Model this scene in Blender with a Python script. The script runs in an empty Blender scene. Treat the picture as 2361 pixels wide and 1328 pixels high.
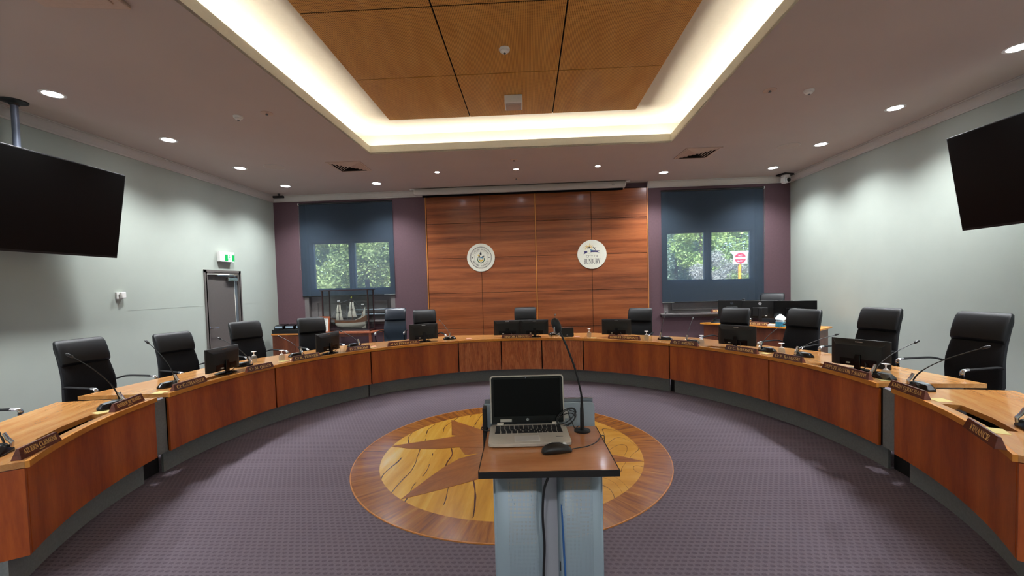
import bpy, bmesh, math, random
from mathutils import Matrix, Vector
R = math.radians
PI = math.pi
SC = bpy.context.scene
COL = SC.collection
random.seed(7)

# ------------------------------------------------------------------ colour / materials
def S(h):
    h = h.lstrip('#'); o = []
    for i in (0, 2, 4):
        c = int(h[i:i+2], 16) / 255
        o.append(c / 12.92 if c <= .04045 else ((c + .055) / 1.055) ** 2.4)
    return (*o, 1)

class NT:
    def __init__(self, name):
        self.m = bpy.data.materials.new(name); self.m.use_nodes = True
        self.t = self.m.node_tree; self.b = self.t.nodes['Principled BSDF']; self.out = self.t.nodes['Material Output']
    def n(self, typ, **kw):
        x = self.t.nodes.new(typ)
        for k, v in kw.items():
            setattr(x, k, v)
        return x
    def l(self, a, b): self.t.links.new(a, b)
    def val(self, sock, v):
        if hasattr(v, 'links') or hasattr(v, 'is_output'): self.l(v, sock)
        else: sock.default_value = v
    def math(self, op, a, b=None, c=None):
        x = self.n('ShaderNodeMath', operation=op)
        self.val(x.inputs[0], a)
        if b is not None: self.val(x.inputs[1], b)
        if c is not None: self.val(x.inputs[2], c)
        return x.outputs[0]
    def coord(self, kind='Object', scale=(1, 1, 1), rot=(0, 0, 0), loc=(0, 0, 0)):
        tc = self.n('ShaderNodeTexCoord'); mp = self.n('ShaderNodeMapping')
        mp.inputs['Scale'].default_value = scale; mp.inputs['Rotation'].default_value = rot; mp.inputs['Location'].default_value = loc
        self.l(tc.outputs[kind], mp.inputs[0]); return mp.outputs[0]
    def noise(self, vec, scale, detail=4, rough=.5, dist=0):
        x = self.n('ShaderNodeTexNoise'); self.l(vec, x.inputs['Vector'])
        x.inputs['Scale'].default_value = scale; x.inputs['Detail'].default_value = detail
        x.inputs['Roughness'].default_value = rough; x.inputs['Distortion'].default_value = dist
        return x.outputs['Fac']
    def ramp(self, fac, stops):
        x = self.n('ShaderNodeValToRGB'); self.l(fac, x.inputs[0]); e = x.color_ramp.elements
        while len(e) < len(stops): e.new(.5)
        for i, (p, c) in enumerate(stops):
            e[i].position = p; e[i].color = c if not isinstance(c, str) else S(c)
        return x.outputs[0]
    def mix(self, fac, a, b, blend='MIX'):
        x = self.n('ShaderNodeMix', data_type='RGBA', blend_type=blend)
        self.val(x.inputs[0], fac); self.val(x.inputs[6], a); self.val(x.inputs[7], b); return x.outputs[2]
    def bump(self, h, strength=.2, dist=.01):
        x = self.n('ShaderNodeBump'); x.inputs['Strength'].default_value = strength; x.inputs['Distance'].default_value = dist
        self.l(h, x.inputs['Height']); self.l(x.outputs[0], self.b.inputs['Normal'])
    def set(self, col=None, rough=None, metal=None, spec=None, coat=None, coatr=None, trans=None, ior=None):
        b = self.b.inputs
        if col is not None: self.val(b['Base Color'], S(col) if isinstance(col, str) else col)
        if rough is not None: self.val(b['Roughness'], rough)
        if metal is not None: b['Metallic'].default_value = metal
        if spec is not None: b['Specular IOR Level'].default_value = spec
        if coat is not None: b['Coat Weight'].default_value = coat
        if coatr is not None: b['Coat Roughness'].default_value = coatr
        if trans is not None: b['Transmission Weight'].default_value = trans
        if ior is not None: b['IOR'].default_value = ior
        return self
M = {}
def plain(name, col, rough=.5, metal=0, spec=.5, coat=0, var=.06, nscale=30, bump=0):
    t = NT(name); c = S(col)
    v = t.coord(); f = t.noise(v, nscale, 3)
    d = tuple(x * (1 - var) for x in c[:3]) + (1,); e = tuple(min(1, x * (1 + var)) for x in c[:3]) + (1,)
    t.set(t.ramp(f, [(.3, d), (.7, e)]), rough, metal, spec, coat)
    if bump: t.bump(t.noise(v, nscale * 4, 2), bump, .004)
    M[name] = t.m; return t.m
def emis(name, col, strength):
    t = NT(name); t.set('#000000', .5); t.b.inputs['Emission Color'].default_value = S(col); t.b.inputs['Emission Strength'].default_value = strength
    M[name] = t.m
def wood(name, cols, grain=(1, 1, 1), scale=6, rough=.35, coat=.3, spec=.5, streak=None, dist=.6, fine=.25, bands=None, coatr=.12, con=0):
    """cols: three hex colours; grain = coordinate scale (small along the grain)"""
    t = NT(name); v = t.coord(scale=grain)
    f = t.noise(v, scale, 5, .55, dist)
    c = t.ramp(f, [(.28 + con, cols[0]), (.5, cols[1]), (.74 - con, cols[2])])
    g = t.noise(v, scale * 9, 3, .6)
    c = t.mix(fine, c, t.ramp(g, [(.35, cols[0]), (.65, cols[2])]), 'MIX')
    if bands:
        w = t.noise(t.coord(scale=bands), 1.0, 1, .4)
        c = t.mix(.45, c, t.ramp(w, [(.38, cols[0]), (.5, cols[1]), (.62, cols[2])]))
    if streak:
        w = t.noise(v, scale * 1.7, 2, .5, 1.0)
        c = t.mix(t.ramp(w, [(.62, (0, 0, 0, 1)), (.72, (1, 1, 1, 1))]), c, S(streak))
    t.set(c, rough, spec=spec, coat=coat, coatr=coatr)
    M[name] = t.m

plain('wall_grey', '#a3aba2', .85, spec=.2, var=.025, nscale=2.5)
plain('wall_plum', '#5b454b', .75, spec=.3, var=.05, nscale=25)
plain('ceiling_paint', '#b5a89f', .9, spec=.1, var=.02, nscale=1.2)
plain('cornice_white', '#bdbab3', .7, spec=.2, var=.02)
plain('cove_cream', '#ece6d4', .8, spec=.15, var=.02)
plain('recess_white', '#d2cdc0', .85, spec=.1, var=.02)
plain('white_plastic', '#dcdbd6', .4, var=.02)
plain('kick_grey', '#7d8182', .8, spec=.2, var=.08, nscale=60)
plain('black_void', '#08080a', .9, spec=.1)
plain('black_plastic', '#111213', .42, var=.1)
plain('black_gloss', '#070708', .22, spec=.4, var=.1)
plain('leather', '#0f1114', .5, spec=.35, var=.1, nscale=90, bump=.12)
plain('chair_fabric', '#222326', .85, spec=.2, var=.12, nscale=140, bump=.1)
plain('navy_leather', '#141c26', .36, spec=.5, var=.1, nscale=90, bump=.1)
plain('navy_fabric', '#1c2733', .45, spec=.4, var=.1, nscale=110)
plain('tv_case', '#0c0c0d', .5)
plain('tv_screen', '#030303', .3, spec=.18, var=.02)
plain('steel', '#c9cacb', .25, metal=1, var=.03)
plain('pole_grey', '#5d6472', .45, metal=.3, var=.05)
plain('door_grey', '#57524f', .55, spec=.4, var=.04)
plain('door_frame', '#5f5a56', .5, spec=.4, var=.04)
plain('window_dark', '#696564', .55, spec=.4, var=.06)
plain('window_sash', '#2b3442', .5, spec=.4, var=.05)
plain('laptop_silver', '#c6c0b4', .38, metal=.25, var=.02, nscale=60)
plain('key_black', '#101114', .5)
plain('lectern_metal', '#a3b1ba', .45, metal=.25, var=.03, nscale=8)
plain('alu', '#8d979f', .35, metal=.7, var=.04)
plain('lectern_core', '#c0c1ca', .6, var=.04, nscale=6)
plain('edge_black', '#0b0b0b', .6); plain('arm_black', '#0d0d0e', .75, spec=.18)
plain('plate_gold', '#eec67c', .5, metal=0, var=.05)
plain('paper_yellow', '#cfc082', .8, spec=.1, var=.02)
plain('paper_white', '#d9dbd4', .8, spec=.1, var=.03)
plain('tissue', '#d6e4e6', .9, spec=.05, var=.04)
plain('teal_box', '#2c86a8', .5, var=.25, nscale=25)
plain('cork_pink', '#c98f72', .8, var=.1)
plain('blue_cable', '#2a5a94', .5)
plain('grey_cable', '#4c5a64', .5)
plain('sail', '#ccc7b8', .9, spec=.05, var=.06)
plain('hull_white', '#dcd8c6', .5, var=.03)
plain('flag_yellow', '#c9cb4e', .8)
plain('flag_white', '#dcdcdc', .8)
plain('case_wood', '#2a1416', .4, coat=.3, var=.15)
plain('disc_white', '#e2e2d2', .5, var=.015)
plain('ink', '#1a1b1d', .6)
plain('ink_grey', '#55585a', .6)
plain('green_ink', '#2f5c33', .6)
plain('gold_ink', '#d8b13c', .6)
plain('blue_ink', '#3f7f9c', .6)
plain('navy_ink', '#2b2560', .6)
plain('vent_paint', '#bca797', .8, spec=.15, var=.03)
plain('vent_dark', '#1b1512', .9, spec=.05)
plain('speaker_grille', '#b7a99d', .9, spec=.1, var=.05, nscale=200)
plain('mesh_screen', '#b7b4ae', .5, var=.02)
plain('road_grey', '#6b6a6c', .9); plain('earth', '#7a5547', .95, var=.25, nscale=1.5)
plain('bark', '#4c3e33', .9, var=.2); plain('sign_white', '#e4eaea', .5, var=.01)
plain('sign_red', '#c3283c', .5, var=.02); plain('pole_orange', '#f0a41c', .5, var=.02)
plain('car_paint', '#a9b6c8', .3, coat=.5); plain('car_glass', '#20262e', .1); plain('tyre', '#151515', .8)
plain('wall_block', '#a8a39c', .9, var=.1, nscale=4)
emis('lamp', '#f4f6ff', 40); emis('lamp_small', '#f4f6ff', 60); emis('led_warm', '#fff6e4', 40)
emis('exit_white', '#dffdf2', 2.4); emis('exit_green', '#08a850', 1.0)
emis('label_glow', '#9fb6c8', .45)
wood('desk_panel', ('#8a3610', '#b05218', '#ca6a28'), (1, 1, .16), 7, .38, .25, dist=1.1, bands=(5.5, 5.5, .3), fine=.36, con=.05)
wood('desk_top', ('#b27036', '#c98c4c', '#dcaa6c'), (.16, 1.6, 1.6), 6, .2, .5, dist=.5, fine=.2, coatr=.08)
wood('desk_lip', ('#cf7c24', '#e09232', '#eca544'), (.25, 1, 1), 6, .3, .3)
wood('feature', ('#5f2c13', '#8c4a25', '#a86238'), (.13, 1, 2.6), 6, .34, .3, dist=.9, bands=(.3, 1, 9.0), coatr=.16, con=.06, fine=.35)
wood('strip_oak', ('#b8702f', '#c8803a', '#d08e48'), (1, 1, .2), 8, .4, .2)
wood('mayor_panel', ('#8a3a1c', '#c4652f', '#e09258'), (1.3, 1.3, .16), 9, .36, .3, dist=1.6, fine=.35)
wood('sideboard', ('#4a2212', '#5f301a', '#764026'), (1, 1, .2), 8, .42, .2)
wood('lectern_top', ('#a4653a', '#b87a4c', '#c68a5c'), (.3, 1.4, 1), 5, .22, .45, dist=.4, fine=.15, coatr=.1)
wood('plate_wood', ('#46200f', '#642f22', '#783d2f'), (.3, 1, 1), 20, .4, .3)
wood('frame_red', ('#7c3b20', '#964e2e', '#a8623e'), (1, 1, 1), 12, .4, .2)
wood('med_ring', ('#6e3412', '#96511f', '#b8702f'), (1, 1, 1), 9, .28, .4)
wood('med_star', ('#78400f', '#93561d', '#a66a2c'), (.5, 3, 1), 5, .28, .4)
wood('ship_wood', ('#5a331c', '#7b4a2a', '#93603a'), (.3, 1, 2), 30, .6, 0)
wood('oak_batten', ('#b39a68', '#c7b080', '#d0bc90'), (1, 1, 1), 12, .6, 0)

# medallion inlay ring with radial grain
def radial_wood():
    t = NT('med_ring'); tc = t.n('ShaderNodeTexCoord'); sp = t.n('ShaderNodeSeparateXYZ'); t.l(tc.outputs['Object'], sp.inputs[0])
    ang = t.math('ARCTAN2', sp.outputs[1], sp.outputs[0])
    rad = t.math('SQRT', t.math('ADD', t.math('MULTIPLY', sp.outputs[0], sp.outputs[0]), t.math('MULTIPLY', sp.outputs[1], sp.outputs[1])))
    cb = t.n('ShaderNodeCombineXYZ'); t.l(t.math('MULTIPLY', ang, 22.0), cb.inputs[0]); t.l(t.math('MULTIPLY', rad, 1.2), cb.inputs[1])
    f = t.noise(cb.outputs[0], 1.6, 6, .65, .4)
    c = t.ramp(f, [(.25, '#5f300c'), (.45, '#8f5218'), (.62, '#a96c25'), (.8, '#cd9642')])
    t.set(c, .26, coat=.45, coatr=.1); M['med_ring'] = t.m
radial_wood()
def spalted():
    t = NT('med_field'); tc = t.coord(); sp = t.n('ShaderNodeSeparateXYZ'); t.l(tc, sp.inputs[0])
    plank = t.math('FLOOR', t.math('MULTIPLY', sp.outputs[0], 5.2)); wn = t.n('ShaderNodeTexWhiteNoise', noise_dimensions='1D'); t.l(plank, wn.inputs['W'])
    f = t.noise(t.coord(scale=(3.2, .3, 1)), 2.6, 6, .65, .4)
    f = t.math('ADD', t.math('MULTIPLY', f, .75), t.math('MULTIPLY', wn.outputs[0], .25))
    c = t.ramp(f, [(.25, '#b37a1e'), (.42, '#d39c2e'), (.55, '#e2b144'), (.72, '#e8cf88')])
    wob = t.noise(t.coord(scale=(1.0, .8, 1)), 1.5, 1.5, .45)
    u = t.math('ADD', t.math('MULTIPLY', sp.outputs[0], 6.0), t.math('MULTIPLY', wob, 2.4))
    band = t.math('ABSOLUTE', t.math('SUBTRACT', t.math('FRACT', u), .5))
    line = t.math('LESS_THAN', band, t.math('MULTIPLY', t.noise(t.coord(scale=(4, 2.2, 1)), 2, 1), .055))
    k = t.noise(t.coord(scale=(2.5, .8, 1)), 1.6, 2)
    line = t.math('MULTIPLY', line, t.math('GREATER_THAN', k, .47))
    c = t.mix(line, c, S('#4a1f0a'))
    t.set(c, .26, coat=.45, coatr=.1); M['med_field'] = t.m
    # the finer figured maple on the right of the medallion
    t = NT('med_maple'); v = t.coord(scale=(1, .6, 1))
    f = t.noise(t.coord(scale=(.7, 2.2, 1)), 3, 5, .6, .3)
    c = t.ramp(f, [(.25, '#b87c20'), (.5, '#cf9630'), (.8, '#dba848')])
    d = t.noise(v, 1.5, 1, .4, .6)
    band = t.math('ABSOLUTE', t.math('SUBTRACT', t.math('FRACT', t.math('MULTIPLY', d, 10.0)), .5))
    c = t.mix(t.math('LESS_THAN', band, .02), c, S('#6a4a16'))
    t.set(c, .26, coat=.45, coatr=.1); M['med_maple'] = t.m
spalted()
def carpet():
    t = NT('carpet'); v = t.coord()
    sp = t.n('ShaderNodeSeparateXYZ'); t.l(v, sp.inputs[0])
    row = t.math('MULTIPLY', sp.outputs[1], 1 / .036)
    odd = t.math('MULTIPLY', t.math('MODULO', t.math('FLOOR', t.math('ADD', row, 400)), 2.0), .5)
    u = t.math('SUBTRACT', t.math('FRACT', t.math('ADD', t.math('MULTIPLY', sp.outputs[0], 1 / .042), t.math('ADD', odd, 500))), .5)
    w = t.math('SUBTRACT', t.math('FRACT', t.math('ADD', row, 400)), .5)
    d = t.math('SQRT', t.math('ADD', t.math('MULTIPLY', t.math('MULTIPLY', u, u), .55), t.math('MULTIPLY', w, w)))
    mr = t.n('ShaderNodeMapRange'); mr.interpolation_type = 'SMOOTHSTEP'; t.l(d, mr.inputs[0]); mr.inputs[1].default_value = .16; mr.inputs[2].default_value = .34
    h = mr.outputs[0]
    n = t.noise(v, 260, 3, .7); big = t.noise(v, 1.1, 3)
    c = t.ramp(n, [(.3, '#5d545c'), (.7, '#877c87')])
    c = t.mix(.3, c, t.ramp(big, [(.35, '#695f67'), (.65, '#786f78')]))
    c = t.mix(h, t.mix(.34, c, S('#35303a')), c)
    t.set(c, .95, spec=.05)
    hh = t.math('ADD', t.math('MULTIPLY', h, .8), t.math('MULTIPLY', n, .5)); t.bump(hh, .6, .006)
    M['carpet'] = t.m
carpet()
def dots(t, v, pitch, rad, ax=(0, 1)):
    sp = t.n('ShaderNodeSeparateXYZ'); t.l(v, sp.inputs[0]); q = []
    for i in ax:
        f = t.math('SUBTRACT', t.math('FRACT', t.math('ADD', t.math('MULTIPLY', sp.outputs[i], 1 / pitch), 300)), .5); q.append(t.math('MULTIPLY', f, f))
    return t.math('LESS_THAN', t.math('SQRT', t.math('ADD', q[0], q[1])), rad)
def perforated():
    t = NT('perf_ply'); v = t.coord()
    f = t.noise(t.coord(scale=(1, .25, 1)), 5, 5, .6, .4)
    c = t.ramp(f, [(.3, '#c48a3e'), (.55, '#d29a4c'), (.75, '#dca95e')])
    c = t.mix(dots(t, v, .016, .27), c, S('#6a4014')); t.set(c, .5, spec=.3, coat=.1); M['perf_ply'] = t.m
    t = NT('perf_metal'); v = t.coord('UV')
    t.set('#8a99a3', .45, metal=.2)
    tr = t.n('ShaderNodeBsdfTransparent'); mx = t.n('ShaderNodeMixShader')
    sp = t.n('ShaderNodeSeparateXYZ'); t.l(v, sp.inputs[0])
    inside = t.math('MULTIPLY', t.math('GREATER_THAN', sp.outputs[0], .05), t.math('LESS_THAN', sp.outputs[0], .165))
    hole = t.math('MULTIPLY', dots(t, v, .0050, .19), inside)
    t.l(hole, mx.inputs[0]); t.l(t.b.outputs[0], mx.inputs[1]); t.l(tr.outputs[0], mx.inputs[2]); t.l(mx.outputs[0], t.out.inputs[0])
    M['perf_metal'] = t.m
perforated()
def blind():
    t = NT('blind_cloth'); v = t.coord()
    c = t.ramp(t.noise(v, 90, 2), [(.3, '#39444f'), (.7, '#434f5b')]); t.set(c, .8, spec=.15)
    tr = t.n('ShaderNodeBsdfTransparent'); tr.inputs[0].default_value = (.86, .93, 1, 1)
    mx = t.n('ShaderNodeMixShader'); mx.inputs[0].default_value = .36
    tl = t.n('ShaderNodeBsdfTranslucent'); tl.inputs[0].default_value = (.5, .55, .58, 1); m2 = t.n('ShaderNodeMixShader'); m2.inputs[0].default_value = .06
    t.l(t.b.outputs[0], m2.inputs[1]); t.l(tl.outputs[0], m2.inputs[2])
    t.l(m2.outputs[0], mx.inputs[1]); t.l(tr.outputs[0], mx.inputs[2]); t.l(mx.outputs[0], t.out.inputs[0]); M['blind_cloth'] = t.m
blind()
def glass(name, col='#ffffff', rough=0.0, refract_white=0.0):
    t = NT(name); g = t.n('ShaderNodeBsdfGlossy'); g.inputs['Roughness'].default_value = .05
    tr = t.n('ShaderNodeBsdfTransparent'); tr.inputs[0].default_value = S(col)
    lw = t.n('ShaderNodeLayerWeight'); lw.inputs[0].default_value = .5
    fr = t.math('ADD', t.math('MULTIPLY', t.math('POWER', lw.outputs['Facing'], 4.0), .35), .03)
    mx = t.n('ShaderNodeMixShader'); t.l(fr, mx.inputs[0]); t.l(tr.outputs[0], mx.inputs[1]); t.l(g.outputs[0], mx.inputs[2])
    o = mx.outputs[0]
    if refract_white:  # diffuse white stands in for light refracted in the clear glass
        d = t.n('ShaderNodeBsdfDiffuse'); d.inputs[0].default_value = (.9, .9, .9, 1); m2 = t.n('ShaderNodeMixShader'); m2.inputs[0].default_value = refract_white
        t.l(o, m2.inputs[1]); t.l(d.outputs[0], m2.inputs[2]); o = m2.outputs[0]
    t.l(o, t.out.inputs[0]); M[name] = t.m
glass('pane_glass', '#f2f6f6'); glass('case_glass', '#f4f6f6'); glass('bowl_glass', '#f0f3f3', refract_white=.06); glass('foot_glass', '#f4f6f6', refract_white=.75)
def leaf(name, a, b):
    t = NT(name); n = t.n('ShaderNodeObjectInfo'); v = t.coord()
    c = t.ramp(t.noise(v, 1.2, 4, .7), [(.3, a), (.7, b)]); t.set(c, .7, spec=.2)
    tl = t.n('ShaderNodeBsdfTranslucent'); t.l(c, tl.inputs[0]); mx = t.n('ShaderNodeMixShader'); mx.inputs[0].default_value = .3
    t.l(t.b.outputs[0], mx.inputs[1]); t.l(tl.outputs[0], mx.inputs[2]); t.l(mx.outputs[0], t.out.inputs[0]); M[name] = t.m
leaf('leaf_a', '#4f6230', '#ccd48a'); leaf('leaf_b', '#667660', '#b0bea0'); leaf('leaf_c', '#8fa552', '#d2e092'); leaf('leaf_grey', '#9a9186', '#cfc8bc')

# ------------------------------------------------------------------ mesh helpers
class MB:
    def __init__(self): self.b = bmesh.new(); self.uv = None
    def faces(self, vs, fs, T=None):
        v = [self.b.verts.new(T @ Vector(p) if T else p) for p in vs]
        for f in fs:
            try: self.b.faces.new([v[i] for i in f])
            except ValueError: pass
        return v
    def box(self, c, s, T=None):
        x, y, z = c; a, b, d = s[0] / 2, s[1] / 2, s[2] / 2
        vs = [(x + i * a, y + j * b, z + k * d) for k in (-1, 1) for j in (-1, 1) for i in (-1, 1)]
        self.faces(vs, [(0, 2, 3, 1), (4, 5, 7, 6), (0, 1, 5, 4), (2, 6, 7, 3), (0, 4, 6, 2), (1, 3, 7, 5)], T); return self
    def prism(self, pts, z0, z1, T=None):
        n = len(pts); vs = [(p[0], p[1], z0) for p in pts] + [(p[0], p[1], z1) for p in pts]
        self.faces(vs, [tuple(range(n - 1, -1, -1)), tuple(range(n, 2 * n))] + [(i, (i + 1) % n, n + (i + 1) % n, n + i) for i in range(n)], T); return self
    def loft(self, rings, cap=True, T=None, closed=True):
        n = len(rings[0]); vs = [p for r in rings for p in r]; fs = []
        for k in range(len(rings) - 1):
            for i in range(n if closed else n - 1):
                j = (i + 1) % n; fs.append((k * n + i, k * n + j, (k + 1) * n + j, (k + 1) * n + i))
        if cap and closed: fs += [tuple(range(n - 1, -1, -1)), tuple(range((len(rings) - 1) * n, len(rings) * n))]
        self.faces(vs, fs, T); return self
    def lathe(self, prof, seg=24, T=None, cap=True):
        return self.loft([[(r * math.cos(2 * PI * i / seg), r * math.sin(2 * PI * i / seg), z) for i in range(seg)] for r, z in prof], cap, T)
    def tube(self, pts, rad, seg=8, T=None, flat=None):
        pts = [Vector(p) for p in pts]; rings = []; up = None
        for i, p in enumerate(pts):
            d = (pts[min(i + 1, len(pts) - 1)] - pts[max(i - 1, 0)]).normalized()
            if up is None:
                up = Vector((0, 0, 1)) if abs(d.z) < .9 else Vector((0, 1, 0))
            u = up - d * up.dot(d); u.normalize(); w = d.cross(u); up = u
            r = rad[i] if isinstance(rad, (list, tuple)) else rad
            k = flat or 1
            rings.append([p + (w * math.cos(2 * PI * j / seg) * r * k + u * math.sin(2 * PI * j / seg) * r) for j in range(seg)])
        return self.loft(rings, True, T)
    def fill(self, loops, z0, z1, T=None):
        """flat slab with holes: loops[0] outer, the rest holes, from z0 to z1"""
        for z, flip in ((z1, False), (z0, True)):
            es = []
            for lp in loops:
                v = [self.b.verts.new(T @ Vector((p[0], p[1], z)) if T else (p[0], p[1], z)) for p in lp]
                es += [self.b.edges.new((v[i], v[(i + 1) % len(v)])) for i in range(len(v))]
            g = bmesh.ops.triangle_fill(self.b, use_beauty=True, use_dissolve=False, edges=es)
            for f in g['geom']:
                if isinstance(f, bmesh.types.BMFace):
                    f.normal_update()
                    if (f.normal.z < 0) != flip: f.normal_flip()
        for li, lp in enumerate(loops):
            n = len(lp); vs = [(p[0], p[1], z0) for p in lp] + [(p[0], p[1], z1) for p in lp]
            self.faces(vs, [(i, (i + 1) % n, n + (i + 1) % n, n + i) for i in range(n)], T)
        return self
    def done(self, name, mat, parent=None, bevel=0, smooth=True, seg=2, fix=True):
        bmesh.ops.remove_doubles(self.b, verts=self.b.verts, dist=1e-6)
        if fix: bmesh.ops.recalc_face_normals(self.b, faces=self.b.faces)
        me = bpy.data.meshes.new(name); self.b.to_mesh(me); self.b.free()
        return mkobj(name, me, mat, parent, bevel, smooth, seg)
def mkobj(name, me, mat, parent=None, bevel=0, smooth=True, seg=2):
    if mat is not None: me.materials.append(M[mat] if isinstance(mat, str) else mat)
    if smooth and len(me.polygons):
        me.polygons.foreach_set('use_smooth', [True] * len(me.polygons)); me.set_sharp_from_angle(angle=R(38))
    o = bpy.data.objects.new(name, me); COL.objects.link(o)
    if parent: o.parent = parent
    if bevel:
        m = o.modifiers.new('bevel', 'BEVEL'); m.width = bevel; m.segments = seg; m.limit_method = 'ANGLE'; m.angle_limit = R(40)
    return o
def box(name, c, s, mat, parent=None, bevel=0): return MB().box(c, s).done(name, mat, parent, bevel)
def tag(o, label, cat, group=None):
    o['label'] = label; o['category'] = cat
    if group: o['group'] = group
    return o
def thing(name, label, cat, loc=(0, 0, 0), rz=0, group=None):
    o = bpy.data.objects.new(name, None); o.empty_display_size = .1; COL.objects.link(o); o.location = loc; o.rotation_euler = (0, 0, rz)
    return tag(o, label, cat, group)
def struct(o): o['kind'] = 'structure'; return o
def dup(root, loc, rz, label, group=None):
    r = root.copy(); COL.objects.link(r); r.location = loc; r.rotation_euler = (0, 0, rz); r['label'] = label
    if group: r['group'] = group
    for ch in list(root.children):
        c = ch.copy(); COL.objects.link(c); c.parent = r
        for g in ch.children:
            d = g.copy(); COL.objects.link(d); d.parent = c
    return r
def serif(s):
    o = ''
    for c in s:
        if 'A' <= c <= 'Z': o += chr(0x1D400 + ord(c) - 65)
        elif 'a' <= c <= 'z': o += chr(0x1D41A + ord(c) - 97)
        else: o += c
    return o
def text(name, body, mat, parent, width=None, height=.03, depth=.001, T=None, bold=True):
    cu = bpy.data.curves.new(name, 'FONT'); cu.body = serif(body) if bold else body; cu.size = 1; cu.align_x = 'CENTER'; cu.extrude = .5; cu.resolution_u = 3
    to = bpy.data.objects.new(name, cu); COL.objects.link(to); bpy.context.view_layer.update()
    me = bpy.data.meshes.new_from_object(to); bpy.data.objects.remove(to); bpy.data.curves.remove(cu)
    xs = [v.co.x for v in me.vertices]; w = max(xs) - min(xs); cx = (max(xs) + min(xs)) / 2
    sy = height / .7; sx = min(sy, width / w) if width else sy
    for v in me.vertices: v.co = (T or Matrix()) @ Vector(((v.co.x - cx) * sx, v.co.y * sy, v.co.z * depth))
    return mkobj(name, me, mat, parent, 0, False)
def Tr(x=0, y=0, z=0): return Matrix.Translation((x, y, z))
def Rx(a): return Matrix.Rotation(R(a), 4, 'X')
def Ry(a): return Matrix.Rotation(R(a), 4, 'Y')
def Rz(a): return Matrix.Rotation(R(a), 4, 'Z')
def bez(p0, p1, p2, n=10):
    return [tuple((1 - t) ** 2 * a + 2 * t * (1 - t) * b + t * t * c for a, b, c in zip(p0, p1, p2)) for t in [i / n for i in range(n + 1)]]
def cat(pts, n=6):
    """smooth curve through points"""
    P = [Vector(p) for p in pts]; P = [P[0] * 2 - P[1]] + P + [P[-1] * 2 - P[-2]]; o = []
    for i in range(1, len(P) - 2):
        for k in range(n):
            t = k / n; a, b, c, d = P[i - 1], P[i], P[i + 1], P[i + 2]
            o.append(.5 * ((2 * b) + (c - a) * t + (2 * a - 5 * b + 4 * c - d) * t * t + (3 * b - a - 3 * c + d) * t ** 3))
    o.append(P[-2]); return o
def superring(w, th, n=24, e=4.0):
    o = []
    for i in range(n):
        a = 2 * PI * i / n; c, s = math.cos(a), math.sin(a)
        o.append((w / 2 * math.copysign(abs(c) ** (2 / e), c), th / 2 * math.copysign(abs(s) ** (2 / e), s)))
    return o

# ------------------------------------------------------------------ camera
cam = bpy.data.cameras.new('camera'); cam.sensor_width = 36; cam.lens = 952.1 / 2361 * 36; cam.shift_y = 26.85 / 2361; cam.clip_start = .05; cam.clip_end = 300
co = bpy.data.objects.new('camera', cam); COL.objects.link(co)
yw, pt, rl = R(3.22), R(-1.9986), R(-1.5196)
fw = Vector((-math.sin(yw) * math.cos(pt), math.cos(yw) * math.cos(pt), math.sin(pt))); r0 = Vector((math.cos(yw), math.sin(yw), 0)); u0 = r0.cross(fw)
rr = r0 * math.cos(rl) + u0 * math.sin(rl); uu = -r0 * math.sin(rl) + u0 * math.cos(rl)
co.matrix_world = Matrix(((rr.x, uu.x, -fw.x, 0), (rr.y, uu.y, -fw.y, 0), (rr.z, uu.z, -fw.z, 1.65), (0, 0, 0, 1)))
SC.camera = co
SC.view_settings.view_transform = 'Standard'; SC.view_settings.look = 'None'; SC.view_settings.gamma = 1; SC.view_settings.use_curve_mapping = False
SC.view_settings.exposure = 0.75

# ------------------------------------------------------------------ room shell
XL, XR, YB, YF, H = -6.057, 5.608, 9.4, -2.2, 3.85
struct(box('floor', ((XL + XR) / 2, (YB + YF) / 2, -.05), (XR - XL + .6, YB - YF + .6, .1), 'carpet'))
struct(box('wall_right', (XR + .1, (YB + YF) / 2, 2.2), (.2, YB - YF + .4, 4.4), 'wall_grey'))
struct(box('wall_front', ((XL + XR) / 2, YF - .1, 2.2), (XR - XL, .2, 4.4), 'wall_grey'))
# left wall with its door opening
DY0, DY1, DZ = 7.30, 8.15, 2.04
m = MB()
m.box((XL - .1, (YF + DY0) / 2, 2.2), (.2, DY0 - YF, 4.4)); m.box((XL - .1, (DY1 + YB + .2) / 2, 2.2), (.2, YB + .2 - DY1, 4.4)); m.box((XL - .1, (DY0 + DY1) / 2, (DZ + 4.4) / 2), (.2, DY1 - DY0, 4.4 - DZ))
struct(m.done('wall_left', 'wall_grey', fix=False))
# back wall with two window openings
W = [(-5.40, -3.24, .93, 3.68), (2.86, 5.0, .93, 3.66)]
m = MB(); xs = [XL - .2, W[0][0], W[0][1], W[1][0], W[1][1], XR + .2]
for i in (0, 2, 4): m.box(((xs[i] + xs[i + 1]) / 2, YB + .15, 2.2), (xs[i + 1] - xs[i], .3, 4.4))
for a, b, z0, z1 in W: m.box(((a + b) / 2, YB + .15, z0 / 2), (b - a, .3, z0)); m.box(((a + b) / 2, YB + .15, (z1 + 4.4) / 2), (b - a, .3, 4.4 - z1))
struct(m.done('wall_back', 'wall_plum', fix=False))
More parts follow.
